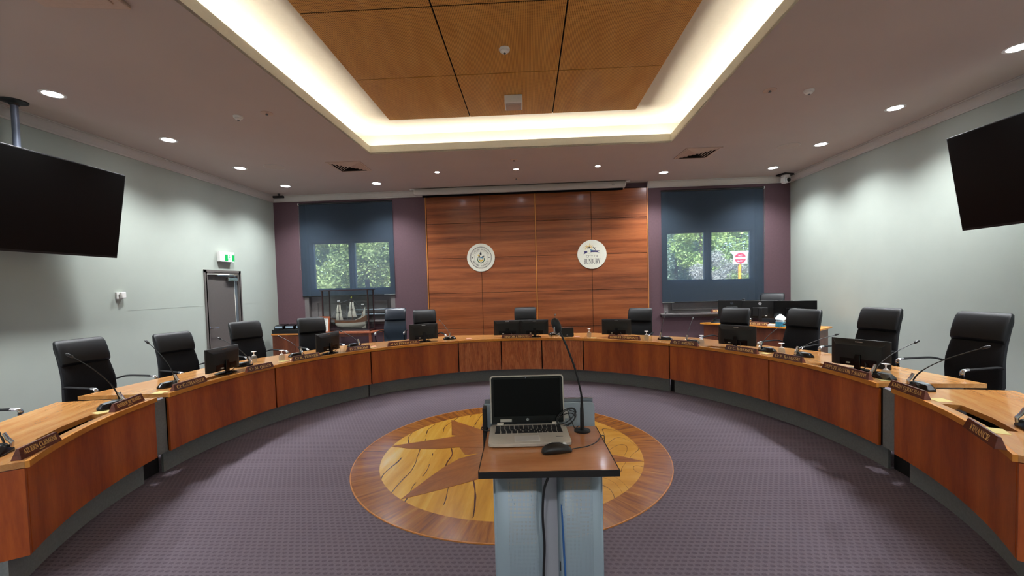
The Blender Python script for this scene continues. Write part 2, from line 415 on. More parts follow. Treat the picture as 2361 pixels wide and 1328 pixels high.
# ceiling with the coffered recess
COVE = [(-2.643, -.4), (2.07, -.4), (2.218, 6.78), (-2.641, 6.70)]
def off(pts, d):
    cx = sum(p[0] for p in pts) / 4; cy = sum(p[1] for p in pts) / 4
    return [(p[0] + math.copysign(d, p[0] - cx), p[1] + math.copysign(d, p[1] - cy)) for p in pts]
OUT = [(XL - .2, YF - .2), (XR + .2, YF - .2), (XR + .2, YB + .3), (XL - .2, YB + .3)]
struct(MB().fill([OUT, COVE], H, H + .03).done('ceiling', 'ceiling_paint', smooth=False))
REC = off(COVE, .30)
struct(MB().fill([off(REC, .1), REC], H + .03, 4.26).done('trim_1', 'recess_white', smooth=False))
struct(MB().fill([off(REC, .1)], 4.26, 4.3).done('ceiling', 'recess_white', smooth=False))
struct(MB().fill([off(COVE, .018), COVE], H + .001, H + .14).done('trim_2', 'cove_cream', smooth=False))
# cove light strips on the ledge behind the lip
ST = off(COVE, .14); names = ['near', 'right', 'back', 'left']
for i in range(4):
    a, b = Vector((*ST[i], H + .062)), Vector((*ST[(i + 1) % 4], H + .062)); d = (b - a).normalized(); a = a + d * .05; b = b - d * .05
    n = Vector((-d.y, d.x, 0)) * .012; u = Vector((0, 0, .016))
    t = thing('cove_light', 'warm strip light hidden on the %s ledge of the ceiling recess' % ['near', 'right', 'far', 'left'][i], 'light', tuple((a + b) / 2 - Vector((0, 0, .03))))
    o = Matrix.Translation(-((a + b) / 2 - Vector((0, 0, .03))))
    MB().faces and None
    mb = MB(); mb.loft([[a - n - u * 2, a + n - u * 2, a + n, a - n], [b - n - u * 2, b + n - u * 2, b + n, b - n]], True, o); mb.done('channel', 'alu', t)
    mb = MB(); mb.loft([[a - n * .9, a + n * .9, a + n * .9 + u * .5, a - n * .9 + u * .5], [b - n * .9, b + n * .9, b + n * .9 + u * .5, b - n * .9 + u * .5]], True, o); mb.done('diffuser', 'led_warm', t)
# cornice
prof = [(0, 0), (.018, 0), (.022, .022), (.036, .03), (.062, .05), (.082, .085), (.09, .1), (.104, .104), (.104, .114), (.118, .118), (.118, .128), (0, .128)]
def cornice(name, p, q, n):
    p = Vector((*p, H - .128)); q = Vector((*q, H - .128)); n = Vector((*n, 0))
    struct(MB().loft([[p + n * a + Vector((0, 0, b)) for a, b in prof], [q + n * a + Vector((0, 0, b)) for a, b in prof]], True).done(name, 'cornice_white'))
cornice('trim_3', (XL, YF), (XL, YB), (1, 0)); cornice('trim_4', (XR, YF), (XR, YB), (-1, 0))
cornice('trim_5', (XL, YB), (-2.45, YB), (0, -1)); cornice('trim_6', (2.53, YB), (XR, YB), (0, -1))
# old dado line in the plaster of the left wall
struct(box('trim_7', (XL + .0005, 6.55, 1.425), (.0024, 1.46, .006), 'wall_grey')); struct(box('trim_8', (XL + .0005, 8.81, 1.41), (.0024, 1.14, .006), 'wall_grey'))
struct(box('baseboard_left', (XL + .008, 2.5, .05), (.016, 9.4, .1), 'door_frame')); struct(box('baseboard_right', (XR - .008, 3.6, .05), (.016, 11.4, .1), 'door_frame'))

# door
d = bpy.data.objects.new('door_1', None); COL.objects.link(d); d.location = (XL, (DY0 + DY1) / 2, 0); struct(d)
m = MB(); w = (DY1 - DY0)
for s in (-1, 1): m.box((-.03, s * (w / 2 - .002), DZ / 2), (.1, .036, DZ))
for s in (-1, 1): m.box((.01, s * (w / 2 + .02), (DZ + .045) / 2), (.02, .055, DZ + .045))
m.box((.01, 0, DZ + .022), (.02, w + .095, .055)); m.box((-.03, 0, DZ - .01), (.1, w, .03)); m.done('door_frame', 'door_frame', d, fix=False)
box('door_leaf', (-.055, -.03, 1.01), (.04, w - .1, 1.995), 'door_grey', d)
box('edge_strip', (-.03, w / 2 - .045, 1.0), (.02, .05, 1.97), 'alu', d)
m = MB(); m.box((.0, .24, 1.915), (.055, .26, .062)); m.done('door_closer', 'steel', d, .004)
m = MB(); m.box((.0, .09, 1.985), (.02, .46, .018)); m.done('closer_arm', 'alu', d)
m = MB(); m.tube([(-.03, -.34, .99), (.03, -.34, .99), (.035, -.25, .99), (.034, -.21, .995)], .009, 10); m.lathe([(.026, -.036), (.026, -.03), (.02, -.026)], 16, Tr(0, -.34, .99) @ Ry(90)); m.done('door_handle', 'steel', d)

# exit sign
t = thing('exit_sign', 'lit green and white running man exit sign above the grey door', 'sign', (XL, 7.77, 2.23))
box('housing', (.04, 0, .12), (.07, .37, .19), 'white_plastic', t, .004)
box('lit_face', (.077, 0, .10), (.004, .355, .14), 'exit_white', t)
box('green_panel', (.08, -.03, .10), (.002, .085, .13), 'exit_green', t); box('green_panel', (.08, .15, .10), (.002, .075, .13), 'exit_green', t)
m = MB(); Y = lambda y: y
m.lathe([(.012, 0), (.012, .003)], 12, Tr(.079, .06, .145) @ Ry(90)); 
for a, b in [((.055, .13), (.045, .09)), ((.045, .09), (.07, .065)), ((.07, .065), (.062, .04)), ((.045, .09), (.03, .07)), ((.03, .07), (.012, .062)), ((.052, .12), (.078, .11)), ((.052, .12), (.03, .105))]:
    m.tube([(.081, a[0], a[1]), (.081, b[0], b[1])], .006, 6)
m.done('running_figure', 'exit_green', t)
# wall box by the door and the pale patch under it
t = thing('wall_sensor', 'small white plastic sensor box on the left wall under the screen', 'sensor', (XL, 5.70, 1.60))
box('back_plate', (.012, -.01, .05), (.024, .10, .1), 'white_plastic', t, .003); m = MB(); m.box((.045, .0, .055), (.035, .085, .09), Tr(0, 0, 0) @ Rz(14)); m.done('cover', 'white_plastic', t, .008)

# ------------------------------------------------------------------ windows, blinds
def window(i, x0, x1, z0, z1, panes):
    w = bpy.data.objects.new('window_%d' % i, None); COL.objects.link(w); w.location = ((x0 + x1) / 2, YB, z0); struct(w); cx = (x0 + x1) / 2
    loop = [(x0 - cx, 0), (x1 - cx, 0), (x1 - cx, z1 - z0), (x0 - cx, z1 - z0)]
    holes = [[(a - cx, c - z0), (b - cx, c - z0), (b - cx, e - z0), (a - cx, e - z0)] for a, b, c, e in panes]
    MB().fill([loop] + holes, -.02, .02, Tr(0, .13, 0) @ Rx(90)).done('joinery_panel', 'window_dark', w, smooth=False)
    for a, b, c, e in panes:
        q = [(a - cx - .05, c - z0 - .05), (b - cx + .05, c - z0 - .05), (b - cx + .05, e - z0 + .05), (a - cx - .05, e - z0 + .05)]
        h = [(a - cx, c - z0), (b - cx, c - z0), (b - cx, e - z0), (a - cx, e - z0)]
        s = MB().fill([q, h], -.015, .015, Tr(0, .095, 0) @ Rx(90)).done('sash', 'window_sash', w, smooth=False)
        box('pane', ((a + b) / 2 - cx, .13, (c + e) / 2 - z0), (b - a + .01, .006, e - c + .01), 'pane_glass', s)
    m = MB()
    for s in (-1, 1): m.box((s * (x1 - cx - .05), .05, (z1 - z0) / 2), (.1, .1, z1 - z0))
    m.done('architrave', 'window_dark', w, fix=False)
    z = panes[0][2] - z0
    m = MB()
    for a, b in ((-.86, -.02), (.02, .86)) if i == 1 else ((-.86, .86),):
        q = [(a, .06), (b, .06), (b, z - .30), (a, z - .30)]; h = [(a + .04, .1), (b - .04, .1), (b - .04, z - .34), (a + .04, z - .34)]
        m.fill([q, h], -.01, .01, Tr(0, .10, 0) @ Rx(90))
    m.done('panel_moulding', 'window_dark', w, smooth=False)
    m = MB(); m.box((0, -.02, -.02), (x1 - x0 + .16, .16, .04)); m.box((0, -.005, -.065), (x1 - x0 + .08, .05, .05)); m.done('sill', 'window_dark', w, .006)
    if i == 1:
        m = MB()
        for zz in (.13, .24): m.box((.55, .06, zz), (.95, .05, .025))
        m.done('sill_rail', 'alu', w, .004, fix=False)
    return w
window(1, *W[0], [(-5.174, -4.336, 1.687, 2.732), (-4.186, -3.372, 1.684, 2.736)])
window(2, *W[1], [(2.97, 3.79, 1.671, 2.71), (3.951, 4.79, 1.662, 2.71)])
def roller(x0, x1, z0, z1, label, side):
    t = thing('roller_blind', label, 'blind', ((x0 + x1) / 2, YB - .02, z0)); w = x1 - x0; h = z1 - z0
    box('blind_cloth', (0, 0, h / 2), (w, .002, h), 'blind_cloth', t)
    m = MB(); m.tube([(-w / 2, -.002, h), (w / 2, -.002, h)], .019, 14); m.done('roller_tube', 'black_plastic', t)
    box('bottom_rail', (0, -.001, -.01), (w, .014, .028), 'black_plastic', t, .003)
    box('rail_cap', (side * (w / 2 - .13), -.010, -.008), (.26, .006, .014), 'steel', t)
    m = MB(); e = side * (w / 2 + .006); m.box((-side * (w / 2 + .01), 0, h), (.02, .05, .05)); m.done('bracket', 'white_plastic', t, .004)
    m = MB(); m.tube([(-side * (w / 2 + .012), -.012, h - .02), (-side * (w / 2 + .012), -.012, .9 if side < 0 else .62)], .0035, 6); m.done('chain', 'steel', t)
    return t
roller(-5.43, -3.222, 1.52, 3.655, 'dark blue grey roller blind on the left window behind the ship case', 1)
roller(2.83, 5.03, 1.18, 3.635, 'dark blue grey roller blind on the right window behind the corner desk', -1)

# ------------------------------------------------------------------ feature panelling
t = thing('feature_panelling', 'red brown timber panelling in the middle of the back wall', 'wall panelling', (.04, YB, 0))
xs = [-2.463, -1.235, .005, 1.247, 2.47]; zs = [.05, .69, 1.50, 2.295, 3.08, 3.725]
box('backing', (0, -.02, 1.89), (4.95, .036, 3.70), 'black_void', t)
for i in range(4):
    for j in range(5):
        g = .004; a, b = xs[i] + g + (.012 if i == 2 else 0), xs[i + 1] - g - (.012 if i == 1 else 0)
        box('panel', ((a + b) / 2, -.052, (zs[j] + zs[j + 1]) / 2), (b - a, .03, zs[j + 1] - zs[j] - 2 * g), 'feature', t, .0015)
box('centre_strip', (.005, -.055, 1.89), (.022, .034, 3.67), 'strip_oak', t)
for s in (-1, 1): box('edge_strip', (s * 2.481, -.037, 1.89), (.016, .066, 3.70), 'strip_oak', t)

# round crest
def disc_base(name, label, x, z, r):
    t = thing(name, label, 'sign', (x, YB - .0672, z)); m = MB(); m.lathe([(r - .004, 0), (r, .004), (r, .016), (r - .004, .02)], 64, Rx(90)); m.done('disc', 'disc_white', t); return t
def flat(name, polys, mat, parent, y=-.021, th=.0012):
    m = MB()
    for i, p in enumerate(polys): m.prism(p, 0, th, Tr(0, y, 0) @ Rx(90))
    return m.done(name, mat, parent, smooth=False)
def circ(x, z, r, n=24): return [(x + r * math.cos(2 * PI * i / n), z + r * math.sin(2 * PI * i / n)) for i in range(n)]
t = disc_base('civic_seal', 'round white civic seal with coat of arms on the left of the timber panelling', -1.203, 2.293, .317)
n = 52; m = MB(); ra, rb = .236, .252
star = []
m.fill([[((ra if i % 2 else rb) * math.cos(PI * i / n), (ra if i % 2 else rb) * math.sin(PI * i / n)) for i in range(2 * n)], circ(0, 0, .234, 64)], 0, .0012, Tr(0, -.021, 0) @ Rx(90)); m.done('toothed_border', 'ink', t, smooth=False)
for r_ in (.222, .152):
    MB().fill([circ(0, 0, r_, 64), circ(0, 0, r_ - .003, 64)], 0, .0012, Tr(0, -.021, 0) @ Rx(90)).done('ring_line', 'ink_grey', t, smooth=False)
def arc_text(body, r, a0, a1, h, flip, parent):
    n = len(body)
    for i, c in enumerate(body):
        if c == ' ': continue
        a = a0 + (a1 - a0) * i / (n - 1)
        T = Tr(0, -.021, 0) @ Rx(90) @ Tr(r * math.cos(R(a)), r * math.sin(R(a)), 0) @ Rz(a - 90 if not flip else a + 90) @ Tr(0, -h / 2, 0)
        if c == '*': m = MB(); m.lathe([(.005, 0), (.005, .001)], 10, T @ Tr(0, h / 2, 0)); m.done('dot', 'ink', parent)
        else: text('letter', c, 'ink', parent, None, h, .001, T)
arc_text('CITY*OF*BUNBURY', .186, 156, 24, .030, False, t); arc_text('WESTERN AUSTRALIA', .186, 206, 334, .030, True, t)
for s in (-1, 1): flat('dot', [circ(s * .187, 0, .012, 16)], 'ink', t)
flat('shield', [[(-.085, -.01), (.085, -.01), (.085, -.06), (.06, -.105), (0, -.135), (-.06, -.105), (-.085, -.06)]], 'green_ink', t)
flat('shield_field', [[(-.068, -.012), (.068, -.012), (.066, -.058), (.045, -.092), (0, -.115), (-.045, -.092), (-.066, -.058)]], 'hull_white', t, -.0222)
flat('shield_charge', [[(-.045, -.04), (0, -.062), (.045, -.04), (.04, -.075), (0, -.098), (-.04, -.075)]], 'gold_ink', t, -.0234)
flat('shield_wave', [[(-.055, -.018), (-.01, -.03), (-.02, -.045), (-.05, -.04)], [(.02, -.02), (.055, -.015), (.05, -.035), (.03, -.04)]], 'blue_ink', t, -.0234)
flat('mantling', [[(-.08, .005), (-.05, .03), (-.06, .06), (-.035, .065), (-.02, .035), (-.03, .0)], [(.015, .0), (.03, .03), (.07, .04), (.085, .03), (.06, .02), (.06, -.005)]], 'ink', t, -.0222)
flat('mantling_gold', [[(-.075, .045), (-.055, .075), (-.03, .06), (-.04, .035)], [(-.03, .03), (-.015, .03), (-.02, .01)]], 'gold_ink', t, -.0234)
flat('helm', [[(-.03, .0), (.03, .01), (.05, .0), (.04, -.012), (-.03, -.012)]], 'blue_ink', t, -.0234)
flat('crest_tower', [[(-.012, .06), (-.03, .085), (-.012, .1), (-.01, .13), (.012, .13), (.014, .1), (.02, .08), (.012, .055), (.0, .045)]], 'ink', t, -.0222)
# round logo
t = disc_base('city_logo', 'round white city logo with lighthouse and bird on the right of the timber panelling', 1.287, 2.289, .322)
rays = []
for i in range(9):
    a = R(20 + 20 * i); rays.append([(-.07 + .055 * math.cos(a - .16), .12 + .055 * math.sin(a - .16)), (-.07 + (.12 + .02 * (i % 2)) * math.cos(a), .12 + (.12 + .02 * (i % 2)) * math.sin(a)), (-.07 + .055 * math.cos(a + .16), .12 + .055 * math.sin(a + .16))])
flat('sun_rays', rays, 'gold_ink', t)
flat('lighthouse_cap', [[(-.115, .14), (-.09, .165), (-.06, .172), (-.055, .18), (-.05, .172), (-.035, .158), (-.04, .15), (-.07, .157), (-.095, .15)]], 'ink', t, -.0222)
flat('lighthouse_window', [[(-.075, .125), (-.06, .14), (-.055, .13), (-.068, .12)], [(-.085, .075), (-.07, .085), (-.068, .068)], [(-.08, .04), (-.062, .028), (-.06, .015), (-.075, .03)], [(-.105, .13), (-.1, .118), (-.085, .138)]], 'ink', t, -.0222)
flat('navy_wave', [[(-.185, .065), (-.11, .08), (-.10, .05), (-.13, .03), (-.19, .005), (-.16, .045)], [(-.035, .045), (.0, .05), (.08, .05), (.18, .035), (.12, .058), (.175, .082), (.1, .085), (.05, .09), (-.02, .085)]], 'navy_ink', t)
flat('teal_hill', [[(-.035, .085), (-.035, .115), (-.015, .105), (.04, .092), (.0, .086)]], 'blue_ink', t, -.0222)
flat('bird', [[(.0, .22), (.03, .17), (.05, .15), (.09, .158), (.06, .14), (.085, .095), (.08, .085), (.045, .135), (-.01, .15), (.035, .155), (.02, .18)]], 'ink', t, -.0222)
text('lettering', 'CITY OF', 'ink_grey', t, .36, .05, .001, Tr(0, -.021, -.065) @ Rx(90), False)
text('lettering', 'BUNBURY', 'ink_grey', t, .36, .115, .001, Tr(0, -.021, -.205) @ Rx(90), True)

# ------------------------------------------------------------------ projection screen case
t = thing('ceiling_projection_screen', 'long white projection screen case hanging over the timber panelling', 'projector screen', (-.31, 9.13, 3.70))
m = MB(); m.prism([(-.03, 0), (.12, 0), (.12, .135), (-.02, .135), (-.045, .10), (-.045, .02)], -2.305, 2.305, Matrix(((0, 0, 1, 0), (1, 0, 0, 0), (0, 1, 0, 0), (0, 0, 0, 1)))); m.done('case', 'mesh_screen', t, .003)
box('slot_shadow', (.06, .06, -.018), (4.42, .05, .04), 'black_void', t)  # black bar stands in for the slot and the screen roll's shadow
m = MB()
for s in (-1, 1): m.box((s * 2.36, .05, .142), (.14, .03, .015)); m.box((s * 2.325, .05, .1), (.03, .03, .1))
m.done('bracket', 'white_plastic', t, fix=False); box('badge', (2.05, -.047, .07), (.07, .003, .012), 'ink', t)

# ------------------------------------------------------------------ timber ceiling raft
RY0, RY1 = 6.16, .10
t = thing('timber_ceiling_raft', 'suspended raft of perforated plywood panels in the ceiling recess', 'ceiling panel', (-.245, 3.13, 4.15), R(.8))
box('backing', (0, 0, .032), (3.6, 6.0, .054), 'black_void', t)
for i in range(3):
    for j in range(5):
        box('plywood_panel', (-1.213 + 1.213 * i, -2.426 + 1.213 * j, .012), (1.2, 1.2, .024), 'perf_ply', t, .003)
m = MB()
for x in (-1.5, 1.5):
    for y in (-2.6, 2.6): m.box((x, y, .085), (.03, .03, .05))
m.done('hanger', 'alu', t, fix=False)

# ------------------------------------------------------------------ ceiling fittings
def downlight(name, r, lab, x, y, lamp, group):
    t = thing(name, lab, 'light', (x, y, H), 0, group); m = MB(); m.lathe([(r * .8, -.001), (r, -.006), (r * 1.12, -.003), (r * 1.12, 0), (r * .8, 0)], 28, None, False); m.done('trim_ring', 'white_plastic', t)
    m = MB(); m.lathe([(r * .82, -.003), (r * .82, -.001)], 28); m.done('lens', lamp, t); return t
G1 = 'round recessed downlights'
rows = [('left', -5.165, [8.456, 7.12, 5.69, 4.27]), ('right', 4.80, [8.598, 7.22, 5.803, 4.413])]
ordn = ['farthest', 'second farthest', 'third farthest', 'nearest']
spots = []
for side, x, ys in rows:
    for k, y in enumerate(ys):
        downlight('downlight', .098, '%s of the four round downlights along the %s wall' % (ordn[k], side), x, y, 'lamp', G1); spots.append((x, y, 1.0))
downlight('downlight', .098, 'round downlight near the back wall left of the projection screen case', -3.253, 8.544, 'lamp', G1); spots.append((-3.253, 8.544, 1))
downlight('downlight', .098, 'round downlight near the back wall right of the projection screen case', 2.662, 8.62, 'lamp', G1); spots.append((2.662, 8.62, 1))
for x, y, w in ((-1.814, 7.898, 'left'), (-.301, 7.919, 'middle'), (1.236, 7.947, 'right')):
    downlight('small_downlight', .05, 'small bright downlight, %s of three in front of the projection screen' % w, x, y, 'lamp_small', 'small downlights before the screen'); spots.append((x, y, .55))
for y in (2.85, 1.42, 0.0, -1.4): spots += [(-5.165, y, 1), (4.80, y, 1)]
for x in (-2.9, -.3, 2.4): spots.append((x, -1.4, 1))
for i, (x, y, k) in enumerate(spots):
    l = bpy.data.lights.new('downlight_beam', 'SPOT'); l.energy = 300 * k; l.color = (.94, .97, 1.0); l.spot_size = R(130); l.spot_blend = 1.0; l.shadow_soft_size = .14
    o = bpy.data.objects.new('downlight_beam', l); COL.objects.link(o); o.location = (x, y, H - .02)

def vent(label, x, y, rz, s=.60):
    t = thing('ceiling_vent', label, 'vent', (x, y, H), R(rz)); h = s / 2
    m = MB(); m.fill([[(-h, -h), (h, -h), (h, h), (-h, h)], [(-h + .03, -h + .03), (h - .03, -h + .03), (h - .03, h - .03), (-h + .03, h - .03)]], -.008, 0); m.done('frame', 'vent_paint', t, smooth=False)
    box('duct_back', (0, 0, -.0015), (s - .06, s - .06, .002), 'vent_dark', t)
    for q in range(4):
        m = MB(); T = Rz(90 * q)
        for k in range(5):
            a = h - .035 - k * .052; b = a - .034
            m.faces([(-a, -a, -.008), (a, -a, -.008), (b, -b, -.02), (-b, -b, -.02)], [(0, 1, 2, 3)], T); m.faces([(-a, -a, -.006), (a, -a, -.006), (b, -b, -.018), (-b, -b, -.018)], [(3, 2, 1, 0)], T)
        m.done('louvre', 'vent_paint', t, smooth=False)
    return t
vent('square louvred air vent in the ceiling left of the projection screen', -3.26, 7.30, 2)
vent('square louvred air vent in the ceiling right of the projection screen', 2.86, 7.40, 2)
t = thing('access_vent', 'boxed pinkish ceiling vent cut off by the top edge above the left screen', 'vent', (-3.27, 2.72, H), R(8)); m = MB(); m.prism([(-.3, -.3), (.3, -.3), (.3, .3), (-.3, .3)], -.03, 0); m.done('frame', 'vent_paint', t, .008); m = MB(); m.box((0, 0, -.035), (.46, .46, .012)); m.done('inner_panel', 'vent_paint', t, .005)
for x, y, w in ((-4.543, 7.139, 'left'), (4.282, 7.236, 'right')):
    t = thing('ceiling_speaker', 'flush round ceiling speaker grille beside the downlights on the %s' % w, 'speaker', (x, y, H)); m = MB(); m.lathe([(.165, -.004), (.172, -.004), (.172, 0), (.165, 0)], 36, None, False); m.done('rim', 'cornice_white', t); m = MB(); m.lathe([(.166, -.003), (.166, 0)], 36); m.done('grille', 'speaker_grille', t)
def detector(label, x, y, z, r=.05, name='smoke_detector'):
    t = thing(name, label, 'detector', (x, y, z)); m = MB(); m.lathe([(r, 0), (r, -.014), (r * .92, -.022)], 28); m.done('base', 'white_plastic', t)
    m = MB(); m.lathe([(r * .7, -.02), (r * .72, -.034), (r * .5, -.045), (r * .3, -.047)], 24); m.done('chamber', 'white_plastic', t)
    m = MB(); m.lathe([(r * .25, -.046), (r * .25, -.052)], 14); m.done('sensor_eye', 'ink_grey', t)
    return t
detector('white smoke detector under the middle of the plywood ceiling raft', -.26, 4.45, 4.15, .058)
detector('small white detector in the ceiling left of the recess', -3.649, 5.042, H, .055)
detector('small white detector in the ceiling right of the recess', 3.275, 5.131, H, .055)
for x, y, l in ((-3.249, 4.999, 'flat round sprinkler cover beside the left ceiling detector'), (2.801, 5.078, 'flat round sprinkler cover beside the right ceiling detector'), (-.313, 7.343, 'flat round sprinkler cover between the recess and the small downlights'), (-.332, 8.587, 'flat round sprinkler cover just before the projection screen case')):
    t = thing('ceiling_sprinkler', l, 'sprinkler', (x, y, H)); m = MB(); m.lathe([(.07, 0), (.068, -.005), (.03, -.008)], 28); m.done('cover_plate', 'vent_paint', t); m = MB(); m.lathe([(.012, -.007), (.01, -.02), (.018, -.022)], 12); m.done('nozzle', 'ink_grey', t)
t = thing('ceiling_speaker_box', 'white square speaker box fixed under the plywood raft near its far edge', 'speaker', (-.225, 5.62, 4.15), R(2)); m = MB(); m.box((0, 0, -.055), (.235, .25, .11)); m.done('housing', 'white_plastic', t, .012)
box('grille', (0, 0, -.112), (.205, .215, .006), 'speaker_grille', t, .004); m = MB(); m.lathe([(.085, -.114), (.085, -.118), (.06, -.119)], 28); m.done('cone_ring', 'vent_paint', t)
t = thing('ceiling_sensor', 'black bar sensor on a short stem at the left back ceiling corner', 'sensor', (-5.72, 9.10, H)); m = MB(); m.tube([(0, 0, 0), (0, 0, -.05)], .012, 10); m.lathe([(.03, 0), (.03, -.008)], 16); m.done('stem', 'black_plastic', t); m = MB(); m.box((0, -.02, -.075), (.24, .06, .05)); m.done('bar', 'black_plastic', t, .008)
t = thing('ceiling_camera', 'white pan tilt camera with black lens in the right back ceiling corner', 'camera', (5.36, 9.15, H), R(20)); m = MB(); m.box((0, 0, -.015), (.28, .22, .03)); m.done('mount_plate', 'black_plastic', t, .004); m = MB(); m.lathe([(.085, -.03), (.085, -.06), (.07, -.075)], 24); m.done('base', 'white_plastic', t)
m = MB(); m.box((.07, 0, -.12), (.03, .1, .11)); m.box((-.07, 0, -.12), (.03, .1, .11)); m.box((0, 0, -.075), (.17, .1, .02)); m.done('yoke', 'white_plastic', t, .01, fix=False); m = MB(); m.lathe([(.052, -.07), (.06, -.04), (.06, .04), (.045, .07)], 24, Tr(0, 0, -.135) @ Rx(90)); m.done('head', 'white_plastic', t); m = MB(); m.lathe([(.042, .06), (.042, .085), (.03, .088)], 20, Tr(0, 0, -.135) @ Rx(90)); m.done('lens', 'black_gloss', t)

# ------------------------------------------------------------------ hanging screens
def hang_tv(label, x, y, face, pole_x):
    t = thing('hanging_screen', label, 'screen', (pole_x, y, H)); s = face
    m = MB(); m.lathe([(.115, 0), (.11, -.012), (.05, -.03), (.038, -.05)], 28); m.done('ceiling_flange', 'black_plastic', t)
    m = MB(); m.tube([(0, 0, -.04), (0, 0, -1.25)], .031, 18); m.done('pole', 'pole_grey', t)
    T = Tr(x - pole_x, .0, -1.13) @ Ry(s * 10) ; dx = s
    p = MB(); p.box((-dx * .02, 0, 0), (.045, 1.98, 1.13), T); p.done('screen_case', 'tv_case', t, .004)
    MB().box((dx * .004, 0, .006), (.004, 1.955, 1.09), T).done('display', 'tv_screen', t)
    MB().box((-dx * .07, 0, 0), (.08, .4, .4), T).done('mount_bracket', 'black_plastic', t)
    return t
hang_tv('large black screen hanging on a ceiling pole along the left wall', -5.60, 4.37, 1, -5.75)
hang_tv('large black screen hanging along the right wall, cut by the photo edge', 5.10, 4.345, -1, 5.25)

# ------------------------------------------------------------------ floor medallion
MC = (-.272, 4.072)
t = thing('floor_medallion', 'round inlaid timber compass medallion set in the purple carpet', 'floor inlay', (*MC, 0))
def ringpts(r, n=96): return [(r * math.cos(2 * PI * i / n), r * math.sin(2 * PI * i / n)) for i in range(n)]
MB().fill([ringpts(1.503), ringpts(1.262)], -.004, .006).done('outer_ring', 'med_ring', t, smooth=False)
MB().fill([ringpts(1.512), ringpts(1.503)], -.004, .007).done('brass_edge', 'strip_oak', t, smooth=False)
MB().fill([ringpts(1.262)], -.004, .0055).done('field', 'med_field', t, smooth=False)
def med(name, pts, z, mat='med_star', rz=0):
    m = MB(); m.prism([tuple(Rz(-rz) @ Vector((p[0], p[1], 0)))[:2] for p in pts], .004, z); o = m.done(name, mat, t, smooth=False); o.rotation_euler = (0, 0, R(rz)); return o
rightfield = [(0, 0)] + [(1.262 * math.cos(R(a)), 1.262 * math.sin(R(a))) for a in range(-62, 68, 5)]
med('maple_field', rightfield, .0062, 'med_maple')
def blade(ang, r, half, w): # ang measured clockwise from +Y
    a = R(90 - ang); c, s = math.cos(a), math.sin(a); q = [(0, 0)]
    for k, ww in ((.2, .75), (.38, 1.0), (.55, .84), (.75, .50), (.9, .21)): q.append((r * k, w * ww * half))
    q.append((r, 0)); return [(x * c - y * s, x * s + y * c) for x, y in q]
for ang, r_, w in ((-140, 1.262, .24), (103, 1.262, .20), (-18, 1.262, .22)):
    for s_ in (1, -1): med('star_blade', blade(ang, r_, s_, w), .0072 + .0003 * s_ + ang * 1e-7, 'med_star', 90 - ang + 12 * s_)
med('star_point', [(-.799, .932), (-.69, .415), (-.2, .2), (-.35, .545)], .0068, 'med_star', 130)
med('star_point', [(-.549, .082), (-.45, -.124), (0, 0), (-.2, .25)], .0066, 'med_star', 60)
med('star_centre', ringpts(.24, 40), .0085, 'med_star', 40)
ub = [(-1.262, .101), (-.859, .276), (-.516, .425), (-.1, .40), (0, .1), (-.3, .06), (-.55, .06), (-.809, .017), (-1.05, .03)]
med('star_blade', ub, .0080, 'med_star', 8)

